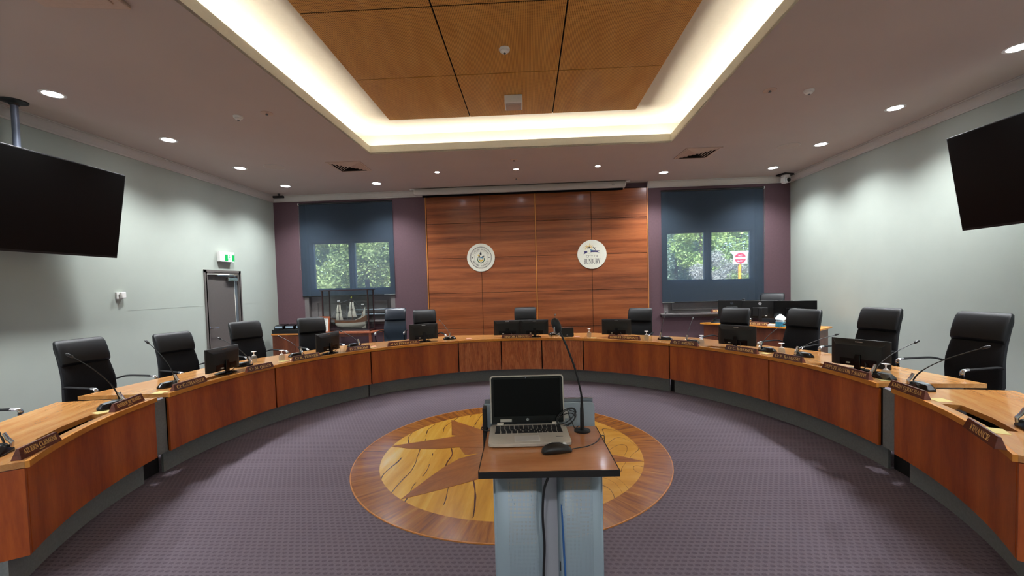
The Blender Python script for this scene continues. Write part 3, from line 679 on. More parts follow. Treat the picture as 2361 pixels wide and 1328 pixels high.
# ------------------------------------------------------------------ curved council desk
CD = (-.259, 3.891); R0 = 3.14
def polar(r, a): return (CD[0] + r * math.sin(R(a)), CD[1] + r * math.cos(R(a)))
desk_roots = []
def desk_unit(label, a0, a1, kind='pair', cut=None, kick=(None, None), filler=None, gable=None, zdrop=0):
    am = (a0 + a1) / 2; t = thing('desk_unit', label, 'desk', (*polar(R0, am), 0), -R(am), 'curved council desk units')
    def L(r, a): d = R(a - am); return (r * math.sin(d), r * math.cos(d) - R0)
    def arc(r, b0, b1, n=14): return [L(r, b0 + (b1 - b0) * i / n) for i in range(n + 1)]
    g = .06
    out = arc(3.155, a0 + g, a1 - g) + [L(3.95, a1 - g), L(3.95, a0 + g)]
    loops = [out]
    if cut: loops.append(arc(3.20, am - cut, am + cut, 8) + [L(3.305, am + cut * .96), L(3.315, am), L(3.305, am - cut * .96)])
    MB().fill(loops, .705 - zdrop, .74 - zdrop).done('worktop', 'desk_top', t, smooth=False)
    def band(r1, r2, b0, b1, z0, z1, nm, mt, bev=0):
        p = arc(r1, b0, b1); q = arc(r2, b0, b1)
        rings = [[(p[i][0], p[i][1], z0), (p[i][0], p[i][1], z1), (q[i][0], q[i][1], z1), (q[i][0], q[i][1], z0)] for i in range(len(p))]
        return MB().loft(rings).done(nm, mt, t, bev)
    band(3.135, 3.1545, a0 + g, a1 - g, .703 - zdrop, .7402 - zdrop, 'edge_lip', 'desk_lip')
    if cut:
        band(3.201, 3.345, am - cut - .2, am + cut + .2, .60, .612, 'cable_tray', 'black_void'); band(3.345, 3.35, am - cut - .2, am + cut + .2, .6, .70, 'tray_wall', 'black_void')
    joints = [a0, a1] if kind != 'triple' else [a0, -6.25, 6.4, a1]
    for j0, j1 in zip(joints[:-1], joints[1:]):
        e0, e1 = (.55 if gable == 1 and j0 == a0 else .16), (.55 if gable == -1 and j1 == a1 else .16)
        band(3.155, 3.175, j0 + e0, j1 - e1, .205, .695 - zdrop, 'front_panel', 'mayor_panel' if kind == 'triple' else 'desk_panel')
    band(3.18, 3.2, a0 + (.6 if gable == 1 else g), a1 - (.6 if gable == -1 else g), .21, .703 - zdrop, 'carcass', 'black_void')
    k0 = a0 if kick[0] is None else kick[0]; k1 = a1 if kick[1] is None else kick[1]
    band(3.24, 3.26, k0, k1, 0, .204, 'kick_plate', 'kick_grey')
    if kick[0] is not None: band(3.29, 3.33, a0, k0 + .1, 0, .7, 'leg', 'edge_black')
    if kick[1] is not None: band(3.29, 3.33, k1 - .1, a1, 0, .7, 'leg', 'edge_black')
    if filler: band(3.29, 3.33, filler[0] - (.3 if filler[0] > a0 else 0), filler[1] + (.3 if filler[0] < a0 else 0), 0, .204, 'leg', 'edge_black')  # black band under the filler, added to imitate the dark void there
    if filler: band(3.178, 3.2, filler[0], filler[1], .205, .70, 'filler_panel', 'kick_grey')
    for s_, a in ((1, a0), (-1, a1)):
        if gable == s_:
            p = [L(3.157, a + s_ * .08), L(3.70, a + s_ * .08), L(3.70, a + s_ * .5), L(3.157, a + s_ * .5)]; MB().prism(p, .205, .70).done('end_panel', 'desk_panel', t)
            p = [L(3.262, a + s_ * .1), L(3.66, a + s_ * .1), L(3.66, a + s_ * .5), L(3.262, a + s_ * .5)]; MB().prism(p, 0, .204).done('end_plinth', 'kick_grey', t)
        else:
            p = [L(3.36, a + s_ * .4), L(3.8, a + s_ * .4), L(3.8, a + s_ * .8), L(3.36, a + s_ * .8)]; MB().prism(p, .003, .70).done('side_panel', 'kick_grey', t)
    desk_roots.append(t); return t
desk_unit('curved desk section at the near left end, its cable slot open', -124.3, -98.15, cut=5.0, kick=(None, -99.2), gable=1)
desk_unit('curved desk section on the left behind the near left end section', -95.6, -71.0, cut=3.6, filler=(-98.1, -95.6), kick=(-95.2, None))
desk_unit('curved desk section on the left in front of the model ship', -71.0, -45.5, cut=3.6, kick=(None, -45.9))
desk_unit('curved desk section left of the three panelled middle section', -45.5, -19.5, 'single')
desk_unit('middle curved desk section with three figured red brown front panels', -19.5, 19.1, 'triple')
desk_unit('curved desk section right of the three panelled middle section', 19.1, 44.3, 'single', kick=(None, 43.6))
desk_unit('curved desk section on the right in front of the corner desk', 44.3, 70.2, cut=3.4, kick=(44.9, None))
desk_unit('curved desk section on the right behind the near right end section', 70.2, 94.8, cut=3.4, filler=(94.9, 97.6), kick=(None, 94.4))
desk_unit('curved desk section at the near right end, its cable slot open', 97.75, 123.4, cut=5.0, kick=(98.6, None), gable=-1)
TOP = .7403

# ------------------------------------------------------------------ chairs
def make_chair(name, label, mat_head, mat_back, ztop):
    t = thing(name, label, 'chair'); dz = ztop - 1.21
    # five star base
    m = MB()
    for k in range(5):
        a = 2 * PI * k / 5 + .3; c, s = math.cos(a), math.sin(a); m.tube([(0, 0, .095), (c * .15, s * .15, .09), (c * .30, s * .30, .068)], [.028, .022, .015], 8)
    m.lathe([(.04, .06), (.045, .12), (.03, .14)], 16); m.done('star_base', 'black_plastic', t)
    for k in range(5):
        a = 2 * PI * k / 5 + .3; c, s = math.cos(a) * .30, math.sin(a) * .30; m = MB()
        for q in (-.014, .014): m.lathe([(.027, -.009), (.029, 0), (.027, .009)], 14, Tr(c, s, .029) @ Rz(math.degrees(a) + 90) @ Tr(0, 0, 0) @ Ry(90) @ Tr(0, 0, q))
        m.tube([(c, s, .03), (c, s, .068)], .008, 8); m.done('caster', 'black_plastic', t)
    m = MB(); m.tube([(0, 0, .1), (0, 0, .42 + dz)], .024, 12); m.done('gas_lift', 'steel', t)
    # seat cushion
    m = MB(); rings = []
    for z, w, dd in ((.42, .40, .38), (.43, .47, .46), (.46, .50, .49), (.49, .50, .49), (.505, .46, .45)):
        rings.append([(x, y - .02, z + dz) for x, y in superring(w, dd, 28, 5)])
    m.loft(rings); m.done('seat', mat_back, t)
    # curved back: centre line in the y-z plane (front is -y)
    line = [(.16, .44, .36, .05), (.215, .50, .44, .07), (.232, .58, .475, .075), (.228, .68, .48, .07), (.232, .78, .472, .065), (.255, .88, .455, .06), (.285, .97, .44, .055), (.315, 1.06, .432, .05), (.345, 1.14, .428, .045), (.368, 1.195, .40, .035)]
    rings = []
    for i, (y, z, w, th) in enumerate(line):
        a = line[min(i + 1, len(line) - 1)]; b = line[max(i - 1, 0)]; d = Vector((0, a[0] - b[0], a[1] - b[1])).normalized(); nrm = Vector((0, d.z, -d.y))
        rings.append([(x, y + nrm.y * q - .012 * (1 - (2 * x / w) ** 2) * -1, z + dz + nrm.z * q) for x, q in superring(w, th, 28, 4)])
    m = MB(); m.loft(rings); m.done('backrest', mat_back, t)
    # padded headrest, a bolster over the top of the back
    hl = [(.262, .955, .425, .03), (.262, .975, .438, .075), (.275, 1.03, .442, .092), (.298, 1.10, .444, .092), (.325, 1.17, .442, .085), (.345, 1.205, .425, .06), (.353, 1.215, .40, .03)]
    rings = []
    for i, (y, z, w, th) in enumerate(hl):
        d = Vector((0, .34, 1)).normalized(); nrm = Vector((0, d.z, -d.y)); rings.append([(x, y + nrm.y * q, z + dz + nrm.z * q) for x, q in superring(w, th, 28, 4)])
    m = MB(); m.loft(rings); m.done('headrest', mat_head, t)
    for s in (-1, 1):
        m = MB(); m.tube(cat([(s * .235, .20, .745 + dz), (s * .27, .12, .765 + dz), (s * .285, -.05, .765 + dz), (s * .285, -.20, .762 + dz)], 5), .0095, 10, None, 2.3); ar = m.done('armrest', 'arm_black', t)
        m = MB(); m.tube(cat([(s * .285, -.19, .763 + dz), (s * .285, -.235, .757 + dz), (s * .285, -.25, .735 + dz), (s * .284, -.245, .715 + dz)], 5), .0115, 10, None, 1.8); m.done('arm_tip', 'steel', ar)
        m = MB(); m.tube(cat([(s * .284, -.245, .72 + dz), (s * .28, -.20, .55 + dz), (s * .26, -.10, .45 + dz), (s * .15, -.03, .42 + dz)], 5), .010, 10); m.done('arm_post', 'arm_black', ar)
    return t
CH = make_chair('office_chair', '', 'leather', 'chair_fabric', 1.21); used = False
def chair(x, y, a, z, label, extra=0):
    global used
    if not used: CH.location = (x, y, 0); CH.rotation_euler = (0, 0, -R(a + extra)); CH['label'] = label; CH['group'] = 'high back chairs at the curved desk'; used = True; r = CH
    else: r = dup(CH, (x, y, 0), -R(a + extra), label, 'high back chairs at the curved desk')
    r.scale = (1, 1, z / 1.21) if abs(z - 1.21) > .004 else (1, 1, 1); return r
def chair_at(a, r, z, label, extra=0):   # r = radius of the chair's top edge
    c = polar(r - .345, a); return chair(c[0], c[1], a, z, label, extra)
chair_at(-105.2, 4.62, 1.19, 'black high back chair at the left photo edge, only its armrest showing')
chair_at(-88.0, 4.56, 1.20, 'black high back chair nearest on the left side of the desk', 4)
chair_at(-75.5, 4.56, 1.152, 'black high back chair second on the left, between hanging screen and monitor')
chair_at(-63.7, 4.56, 1.208, 'black high back chair in front of the grey door')
chair_at(-51.0, 4.56, 1.187, 'black high back chair in front of the sideboard and framed certificate')
chair_at(-25.1, 4.56, 1.205, 'black high back chair behind the monitor left of the middle section')
chair_at(.6, 4.56, 1.187, 'black high back chair in the middle behind the twin monitors')
chair_at(29.3, 4.56, 1.152, 'black high back chair beside the single monitor right of the middle section')
chair_at(49.9, 4.56, 1.182, 'black high back chair in front of the corner desk monitors')
chair_at(62.4, 4.56, 1.198, 'black high back chair right of the tissue box')
chair_at(74.0, 4.56, 1.258, 'black high back chair behind the large monitor on the right')
chair_at(86.6, 4.56, 1.265, 'black high back chair nearest on the right side of the desk', -4)
nv = make_chair('office_chair', 'navy blue leather high back chair beside the model ship case', 'navy_leather', 'navy_fabric', 1.22); nv.location = (-2.95, 8.33, 0); nv.rotation_euler = (0, 0, R(6))
cs = dup(CH, (4.77, 8.72, 0), -R(40), 'black high back chair tucked behind the corner desk monitors'); cs.scale = (1, 1, 1.328 / 1.21); cs['group'] = 'spare chairs'

# ------------------------------------------------------------------ monitors
def make_monitor(name, label, w=.475, h=.262, logo='steel', stand=True):
    t = thing(name, label, 'monitor', group=None); zc = .036 + h / 2
    m = MB(); b = .055
    m.loft([[(-w / 2, .012, .036), (w / 2, .012, .036), (w / 2, .012, .036 + h), (-w / 2, .012, .036 + h)], [(-w / 2, -.004, .036), (w / 2, -.004, .036), (w / 2, -.004, .036 + h), (-w / 2, -.004, .036 + h)], [(-w / 2 + b, -.042, .042), (w / 2 - b, -.042, .042), (w / 2 - b, -.042, .036 + h - b), (-w / 2 + b, -.042, .036 + h - b)]])
    m.done('housing', 'black_plastic', t, .003)
    box('display', (0, .0135, zc), (w - .02, .003, h - .02), 'tv_screen', t)
    box('vent_slot', (0, -.037, .036 + h - b - .003), (w - .16, .006, .007), 'black_void', t)
    m = MB(); m.box((0, -.0215, .036 + h - .026), (.06, .004, .014), Tr(0, 0, 0)); m.done('badge', logo, t)
    box('port_recess', (0, -.043, .078), (w * .62, .004, .07), 'black_gloss', t)
    m = MB(); m.box((0, -.048, .08), (.05, .022, .15)); m.done('stand_neck', 'black_gloss', t, .004)
    m = MB(); rings = [[(x, y - .03, z) for x, y in superring(a, b_, 24, 3)] for z, a, b_ in ((0, .22, .17), (.008, .22, .17), (.014, .18, .13))]; m.loft(rings); m.done('stand_base', 'black_gloss', t)
    m = MB(); m.box((-.075, -.052, .07), (.03, .018, .012)); m.done('white_plug', 'paper_white', t, .002)
    m = MB(); m.tube(cat([(.06, -.046, .085), (.075, -.07, .07), (.07, -.075, .04), (.03, -.05, .014)], 5), .004, 6); m.done('signal_cable', 'black_plastic', t)
    return t
MN = make_monitor('monitor', 'black monitor turned edgeways in front of the second chair on the left')
MG = 'monitors on the curved desk'; MN['group'] = MG
MN.location = (-3.555, 4.47, TOP); MN.rotation_euler = (0, 0, R(88))
dup(MN, (-2.99, 5.76, TOP), R(78), 'black monitor turned edgeways in front of the ship table', MG)
dup(MN, (-1.895, 6.86, TOP), R(25), 'black monitor in front of the chair beside the navy chair', MG)
dup(MN, (-.50, 7.22, TOP), R(1), 'left one of the twin monitors at the middle section', MG)
dup(MN, (-.022, 7.20, TOP), R(-1), 'right one of the twin monitors at the middle section', MG)
dup(MN, (1.345, 6.98, TOP), R(-13), 'black monitor right of the middle section behind a titled nameplate', MG)
dup(MN, (2.66, 5.62, TOP), R(-48), 'black monitor in front of the corner desk chair', MG)
dup(MN, (3.12, 4.15, TOP), R(-60), 'largest looking black monitor, nearest on the right side', MG)
t = thing('tablet', 'small black tablet touch panel right of the twin monitors', 'tablet', (.53, 7.10, TOP), R(2))
m = MB(); m.box((0, 0, .085), (.235, .014, .15), Rx(-12)); m.done('case', 'black_plastic', t, .004); box('badge', (0, -.03, .035), (.03, .004, .008), 'steel', t); m = MB(); m.box((0, .03, .008), (.19, .12, .016)); m.done('foot', 'black_plastic', t, .004)

# ------------------------------------------------------------------ desk microphones
def microphone(label, x, y, a, hx, hy, hz, off=0):
    t = thing('desk_microphone', label, 'microphone', (x, y, TOP), -R(a), 'gooseneck desk microphones'); s = off
    m = MB(); xs_ = [-.105, -.06, .06, .105]; cx = s * .055
    pts = [(-.11 + cx, -.01), (-.065 + cx, -.062), (.06 + cx, -.062), (.11 + cx, -.025), (.11 + cx, .03), (.06 + cx, .062), (-.065 + cx, .062), (-.11 + cx, .02)]
    c = (cx, 0); up = [(c[0] + (p[0] - c[0]) * .72, p[1] * .62) for p in pts]
    m.loft([[(p[0], p[1], 0) for p in pts], [(p[0], p[1], .014) for p in pts], [(p[0], p[1], .046) for p in up]]); m.done('console', 'black_gloss', t, .003)
    m = MB(); m.box((cx + s * .02, -.002, .0475), (.085, .055, .003)); m.done('control_strip', 'alu', t, .001)
    m = MB(); m.tube([(0, -.052, .02), (0, -.054, .05), (0, -.035, .075), (0, -.02, .11)], .009, 8, None, 1.6); m.done('chrome_clip', 'steel', t)
    inv = Rz(a) ; loc = lambda p: tuple(Rz(a) @ Vector((p[0] - x, p[1] - y, p[2] - TOP)))
    hd = Vector(loc((hx, hy, hz))); p0 = Vector((0, -.02, .05)); mid = p0 + Vector((0, 0, (hd.z - p0.z) * .38)) + (hd - p0) * .10
    path = bez(p0, mid, hd, 14); g = MB(); g.tube(path, [.0055] * 5 + [.0036] * 10, 8); g.done('gooseneck', 'black_plastic', t)
    d = (Vector(path[-1]) - Vector(path[-2])).normalized(); g = MB(); g.tube([hd - d * .01, hd, hd + d * .035, hd + d * .045], [.006, .0105, .0105, .006], 12); g.done('capsule', 'black_plastic', t)
    return t
mics = [(-3.483, 3.204, -100, -3.73, 3.10, 1.17, -1, 'desk microphone leaning left in front of the nearest left chair'),
 (-3.637, 3.909, -90, -3.906, 3.938, 1.164, -1, 'desk microphone leaning left in front of the second left chair'),
 (-3.598, 4.932, -75, -3.949, 4.942, 1.077, -1, 'desk microphone in front of the chair by the grey door'),
 (-3.317, 5.598, -63, -3.688, 5.734, .999, -1, 'desk microphone pointing at the sideboard with the black device rack'),
 (-2.865, 6.46, -48, -3.231, 6.677, .959, -1, 'desk microphone in front of the console table with the ship'),
 (-1.504, 7.10, -22, -1.748, 7.45, 1.035, 0, 'desk microphone standing by the left joint of the middle section'),
 (.326, 7.40, 4, .36, 7.68, 1.07, 0, 'desk microphone between the twin monitors and the small tablet'),
 (1.953, 6.55, 36, 2.10, 6.80, 1.13, 1, 'desk microphone with black neck before the plum wall right of centre'),
 (2.22, 6.165, 45, 2.408, 6.475, 1.061, 1, 'desk microphone with bright neck before the plum wall right of centre'),
 (2.85, 5.36, 62, 3.19, 5.50, 1.05, 1, 'desk microphone behind the monitor facing the corner desk'),
 (3.056, 4.97, 72, 3.50, 5.02, .97, 1, 'desk microphone bending behind the nearest right monitor'),
 (3.06, 3.87, 88, 3.45, 3.95, 1.03, 1, 'desk microphone right of the nearest right monitor'),
 (3.068, 3.50, 100, 3.40, 3.33, 1.075, 1, 'desk microphone crossing in front of the nearest right chair'),
 (-3.20, 2.249, -118, -3.56, 2.343, 1.035, -1, 'desk microphone cut off at the left photo edge'),
 (2.87, 2.55, 115, 3.217, 2.635, .984, 1, 'desk microphone cut off at the right photo edge')]
for x, y, a, hx, hy, hz, s, lab in mics: microphone(lab, x, y, a, hx, hy, hz, s)

# ------------------------------------------------------------------ nameplates
def nameplate(label, body, x, y, ang, ln, z=TOP, sub=None, small=1.0, tilt=True, th='plate_gold'):
    t = thing('nameplate', label, 'nameplate', (x, y, z), R(ang), 'brown nameplates with gold lettering'); h = .062 * small; e = .014
    T = Matrix(((0, 0, 1, 0), (1, 0, 0, 0), (0, 1, 0, 0), (0, 0, 0, 1)))
    m = MB(); m.loft([[(-ln / 2, -.024, 0), (-ln / 2, .024, 0), (-ln / 2 + e, .006, h), (-ln / 2 + e, -.006, h)], [(ln / 2, -.024, 0), (ln / 2, .024, 0), (ln / 2 - e, .006, h), (ln / 2 - e, -.006, h)]]); m.done('block', 'plate_wood', t, .0015)
    tl = math.degrees(math.atan2(.018, h)); F = Tr(0, -.024, 0) @ Rx(90 - tl)
    lh = .034 * small if not sub else .03 * small
    text('lettering', body, 'plate_gold', t, ln - .07, lh, .0012, F @ Tr(0, (.015 if not sub else .022) * small, .0006))
    if sub: text('small_lettering', sub, 'plate_gold', t, ln * .3, .008, .001, F @ Tr(0, .008, .0006))
    return t
NP = [('nameplate at the near left end beside the microphone cut by the edge', 'AILEEN CLEMENS', -2.99, 2.275, 112, .325, 'SENIOR'),
 ('nameplate in front of the nearest left chair, by a gap in the desk', 'ANDREW MCROBERT', -3.375, 3.19, 106, .36, 'DIRECTOR'),
 ('nameplate in front of the second left chair and its microphone', 'Cr G.GHASSEB', -3.425, 3.86, 91, .40, None),
 ('nameplate in front of the chair by the grey door', 'Cr M. QUAIN', -3.25, 4.648, 74, .345, None),
 ('nameplate in front of the sideboard chair beside an upturned glass', 'Cr K. TURNER', -3.075, 5.33, 64, .40, None),
 ('pale catching nameplate in front of the console table microphone', 'Cr J. BROAD', -2.66, 6.02, 50, .37, None),
 ('nameplate ending in C.E.O. left of the monitor by the navy chair', 'ALAN FERRIS C.E.O.', -2.125, 6.50, 36, .52, None),
 ('nameplate lettered MAYOR below the twin monitors', 'MAYOR J.MIGUEL', -.33, 7.06, 1, .53, None),
 ('nameplate lettered MANAGER GOVERNANCE below the single monitor', 'MANAGER GOVERNANCE', 1.40, 6.66, -31, .53, None),
 ('nameplate in front of the bright necked microphone right of centre', 'Cr T. BROWN', 2.09, 5.95, -50, .42, None),
 ('nameplate below the monitor facing the corner desk', 'Cr C. KOZISEK', 2.567, 5.31, -62, .44, None),
 ('nameplate beside the glass left of the nearest right monitor', 'Cr P. RAMESH', 2.79, 4.724, -74, .385, None),
 ('nameplate lettered DEPUTY MAYOR below the nearest right monitor', 'DEPUTY MAYOR T.SMITH', 2.895, 4.018, -88, .56, None),
 ('nameplate in front of the nearest right chair, by a gap in the desk', 'KARIN STRACHAN', 2.845, 3.31, -99, .385, 'CHIEF'),
 ('nameplate lettered FINANCE at the near right end', 'FINANCE', 2.45, 2.39, -117, .37, None)]
for lab, body, x, y, a, ln, sub in NP: nameplate(lab, body, x, y, a, ln, TOP, sub)

# ------------------------------------------------------------------ upturned glasses, notes, coasters
def make_glass(label):
    t = thing('wine_glass', label, 'glass')
    m = MB(); o_ = [(.033, 0), (.036, .02), (.037, .05), (.034, .07), (.024, .084), (.009, .09)]; i_ = [(.007, .087), (.022, .081), (.032, .068), (.035, .05), (.034, .02), (.031, 0)]
    m.lathe(o_ + i_, 24, None, False); m.done('bowl', 'bowl_glass', t)
    m = MB(); m.lathe([(.024, .0835), (.012, .092), (.006, .10), (.005, .118), (.009, .128), (.03, .134), (.031, .137), (.0, .137)], 24, None, False); m.done('stem_and_foot', 'foot_glass', t); return t
GL = None
for x, y, lab in ((-3.665, 5.14, 'upturned wine glass left of the pale edged glass on the left'), (-3.33, 5.20, 'upturned wine glass on a note on the left desk sections'), (.90, 7.05, 'upturned wine glass at the right joint of the middle section'), (1.72, 6.53, 'upturned wine glass beside the monitor with the titled nameplate'), (2.31, 5.90, 'upturned wine glass between bright necked microphone and corner desk monitor'), (2.903, 5.045, 'upturned wine glass behind the nameplate left of the nearest right monitor'), (3.04, 3.755, 'largest upturned wine glass, right of the nearest right monitor')):
    if GL is None: GL = make_glass(lab); GL.location = (x, y, TOP + .0015); GL['group'] = 'upturned wine glasses'
    else: dup(GL, (x, y, TOP + .0015), 0, lab, 'upturned wine glasses')
def note(label, x, y, a, s=.1, mat='paper_yellow', z=TOP):
    m = MB(); m.box((0, 0, .0006), (s, s, .0012)); o = m.done('sticky_note', mat); o.location = (x, y, z); o.rotation_euler = (0, 0, R(a)); return tag(o, label, 'note', 'yellow notes on the desk')
note('yellow note in front of the nearest left microphone', -3.415, 3.03, 70); note('yellow note beside the second left microphone', -3.50, 3.62, 95)
note('yellow note under the upturned glass on the left', -3.30, 5.19, 60); note('yellow note under the largest upturned glass', 3.025, 3.74, 80)
note('yellow note beside the nameplate of the nearest right chair', 2.90, 3.12, 85); note('yellow note beside the FINANCE nameplate', 2.615, 2.50, 60, .11)
note('pale note behind the pale catching nameplate', -2.55, 6.30, 40, .1); note('pale note right of the corner desk monitor nameplate', 2.78, 5.17, 30, .1)
note('pale note at the left of the single monitor nameplate', .95, 6.90, -20, .09)
def coaster(label, x, y):
    m = MB(); m.lathe([(.046, 0), (.05, .003), (.048, .007), (0, .008)], 28); o = m.done('coaster', 'cork_pink'); o.location = (x, y, TOP); tag(o, label, 'coaster', 'round coasters')
coaster('round pink coaster left of the twin monitors', -1.16, 7.06); coaster('round pink coaster right of the small tablet', .70, 7.07); coaster('round pink coaster left of the nameplate ending in C.E.O.', -2.56, 6.34)
t = thing('phone_headset', 'tangle of grey headset and cable beside the twin monitors', 'headset', (.36, 7.22, TOP)); m = MB(); m.tube(cat([(-.09, 0, .02), (-.06, -.02, .06), (0, 0, .03), (.05, -.03, .055), (.09, 0, .02), (.02, .04, .012)], 5), .008, 8); m.done('band', 'alu', t); m = MB(); m.lathe([(.028, -.012), (.03, 0), (.026, .012)], 16, Tr(-.09, 0, .032) @ Ry(90)); m.done('ear_cup', 'black_plastic', t)

# ------------------------------------------------------------------ lectern
LA = R(2.2)
t = thing('lectern', 'lectern with wood top and silver blue perforated metal body in the foreground', 'lectern', (.024, 1.645, 0), LA)
m = MB(); m.box((0, 0, .9895), (.488, .446, .019)); m.done('top', 'lectern_top', t)
m = MB(); m.box((0, -.2255, .989), (.492, .005, .022)); m.box((-.2455, 0, .989), (.003, .446, .022)); m.box((.2455, 0, .989), (.003, .446, .022)); m.done('edge_band', 'edge_black', t, fix=False)
def sheet(name, pts, z0, z1, mat):
    pts = cat([(p[0], p[1], 0) for p in pts], 5); L_ = [0]
    for a, b in zip(pts[:-1], pts[1:]): L_.append(L_[-1] + (b - a).length)
    me = bpy.data.meshes.new(name); n = len(pts); vs = [(p.x, p.y, z) for z in (z0, z1) for p in pts]; fs = [(i, i + 1, n + i + 1, n + i) for i in range(n - 1)]
    me.from_pydata(vs, [], fs); uv = me.uv_layers.new(name='uv')
    for p in me.polygons:
        for li in p.loop_indices:
            vi = me.loops[li].vertex_index; uv.data[li].uv = (L_[vi % n] , z0 if vi < n else z1)
    o = mkobj(name, me, mat, t); sd = o.modifiers.new('solid', 'SOLIDIFY'); sd.thickness = .0015; return o
sheet('perforated_panel', [(-.02, -.08), (-.025, -.115), (-.05, -.13), (-.12, -.13), (-.168, -.13), (-.196, -.118), (-.203, -.09), (-.203, .17)], .012, .978, 'perf_metal')
sheet('perforated_panel', [(.038, -.08), (.043, -.115), (.068, -.13), (.135, -.13), (.172, -.13), (.20, -.118), (.207, -.09), (.207, .17)], .012, .978, 'perf_metal')
box('core_panel', (.010, -.05, .495), (.105, .015, .965), 'lectern_core', t)
for x in (-.030, .052):
    m = MB(); m.box((x, -.085, .495), (.012, .035, .965)); m.box((x + .0, -.105, .495), (.004, .006, .965)); m.done('aluminium_rail', 'alu', t, fix=False)
    box('rail_block', (x, -.108, .585), (.022, .018, .035), 'edge_black', t)
m = MB(); m.prism([(-.23, -.19), (.23, -.19), (.25, .19), (-.25, .19)], 0, .012); m.done('base_plate', 'lectern_metal', t)
# raised front fascia behind the laptop
m = MB(); pts = [(-.262, .88), (.245, .88), (.245, 1.085)] + [(.245 - .02 + .02 * math.cos(R(a)), 1.085 + .02 * math.sin(R(a))) for a in range(15, 91, 15)] + [(-.262, 1.105)]
m.prism(pts, -.006, .006, Tr(0, .247, 0) @ Rx(90)); m.done('fascia', 'lectern_metal', t, .002)
box('fascia_back', (-.01, .268, 1.0), (.5, .02, .235), 'alu', t); box('fascia_end', (-.258, .225, 1.0), (.014, .09, .20), 'edge_black', t)
box('paper_label', (.095, .2395, 1.055), (.06, .002, .045), 'paper_white', t); text('label_print', 'ne..', 'ink_grey', t, .035, .011, .0006, Tr(.1, .238, 1.05) @ Rx(90), False)
# lectern cables
def cable(label, pts, r, mat, name='cable'):
    c = Vector(pts[0]); o = MB().tube([Vector(p) - c for p in cat(pts, 6)], r, 8).done(name, mat); o.location = c; return tag(o, label, 'cable')
cable('black cable hanging down the middle of the lectern', [(.035, 1.60, .975), (.035, 1.50, .955), (.015, 1.485, .90), (.008, 1.49, .80), (.012, 1.50, .68), (.006, 1.505, .55), (.016, 1.51, .40), (.012, 1.515, .25), (.012, 1.52, .13), (.03, 1.55, .01)], .0048, 'black_plastic')
cable('blue network cable beside the right lectern rail', [(.082, 1.56, .96), (.08, 1.53, .85), (.083, 1.52, .70), (.087, 1.52, .58), (.094, 1.52, .4), (.10, 1.525, .2), (.11, 1.54, .02)], .004, 'blue_cable')
cable('grey green cable next to the blue cable on the lectern', [(.09, 1.565, .96), (.088, 1.54, .8), (.092, 1.53, .66), (.10, 1.53, .55), (.106, 1.53, .4), (.112, 1.535, .2), (.125, 1.55, .02)], .0036, 'grey_cable')
# laptop
LT = 1.0
t = thing('laptop', 'open silver laptop with black screen on the lectern', 'laptop', (-.041, 1.745, LT - .0005), R(3.4)); w, dp = .338, .235
m = MB(); rings = [[(x, y, z) for x, y in superring(a, b, 40, 14)] for z, a, b in ((.002, w - .012, dp - .012), (.006, w, dp), (.0165, w, dp), (.018, w - .003, dp - .003))]; m.loft(rings); m.done('base', 'laptop_silver', t)
kb = MB(); rowsk = [(.088, 14, .011), (.0725, 14, .0145), (.0555, 14, .0145), (.0385, 13, .0145), (.0215, 12, .0145), (.005, 0, .0145)]
box('keyboard_well', (0, .047, .0182), (.295, .104, .0006), 'laptop_silver', t)
def key(x0, x1, y, hgt): kb.prism([(x0, y - hgt / 2), (x1, y - hgt / 2), (x1, y + hgt / 2), (x0, y + hgt / 2)], .0178, .0196)
for y, n, hh in rowsk:
    if n:
        ww = .29 / n
        for i in range(n): key(-.145 + ww * i + .0012, -.145 + ww * (i + 1) - .0012, y, hh)
    else:
        for a, b in ((-.145, -.122), (-.119, -.098), (-.095, -.074), (-.071, -.05), (-.047, .036), (.039, .058), (.061, .08), (.083, .101), (.104, .122), (.125, .145)): key(a, b, y, hh)
o = kb.done('keyboard', 'key_black', t, .0006)
m = MB(); m.box((-.01, -.063, .0183), (.098, .056, .001)); m.done('touchpad', 'mesh_screen', t, .001); box('touchpad_rim', (-.01, -.063, .018), (.104, .062, .0006), 'white_plastic', t)
box('sticker', (.125, -.05, .0183), (.03, .006, .0006), 'steel', t)
Th = Tr(0, .112, .02) @ Rx(-8)
def sp(wd, h0, h1, rad): return [(-wd / 2, h0 + rad * .2), (-wd / 2 + rad * .2, h0), (wd / 2 - rad * .2, h0), (wd / 2, h0 + rad * .2)] + [(wd / 2 - rad + rad * math.cos(R(a)), h1 - rad + rad * math.sin(R(a))) for a in range(0, 91, 15)] + [(-wd / 2 + rad - rad * math.cos(R(a)), h1 - rad + rad * math.sin(R(a))) for a in range(90, -1, -15)]
m = MB(); m.prism(sp(w, .004, .217, .014), -.009, .0, Th @ Rx(90)); lid = m.done('lid', 'laptop_silver', t, .0015)
m = MB(); m.prism(sp(w - .012, .004, .211, .01), 0, .0012, Th @ Rx(90)); m.done('bezel', 'black_gloss', t)
m = MB(); m.prism(sp(w - .034, .034, .201, .003), .0012, .0018, Th @ Rx(90)); m.done('display', 'tv_screen', t)
MB().lathe([(.0062, .0012), (.0062, .002)], 20, Th @ Rx(90) @ Tr(0, .019, 0)).done('logo_disc', 'steel', t); MB().lathe([(.0025, .0012), (.0025, .002)], 12, Th @ Rx(90) @ Tr(-.004, .206, 0)).done('webcam', 'pole_grey', t)
MB().box((-.098, -.0015, .0165), (.052, .001, .0125), Th).done('sticker', 'laptop_silver', t)
text('logo_letters', 'hp', 'ink', t, .008, .0048, .0004, Th @ Rx(90) @ Tr(0, .017, .002), False)
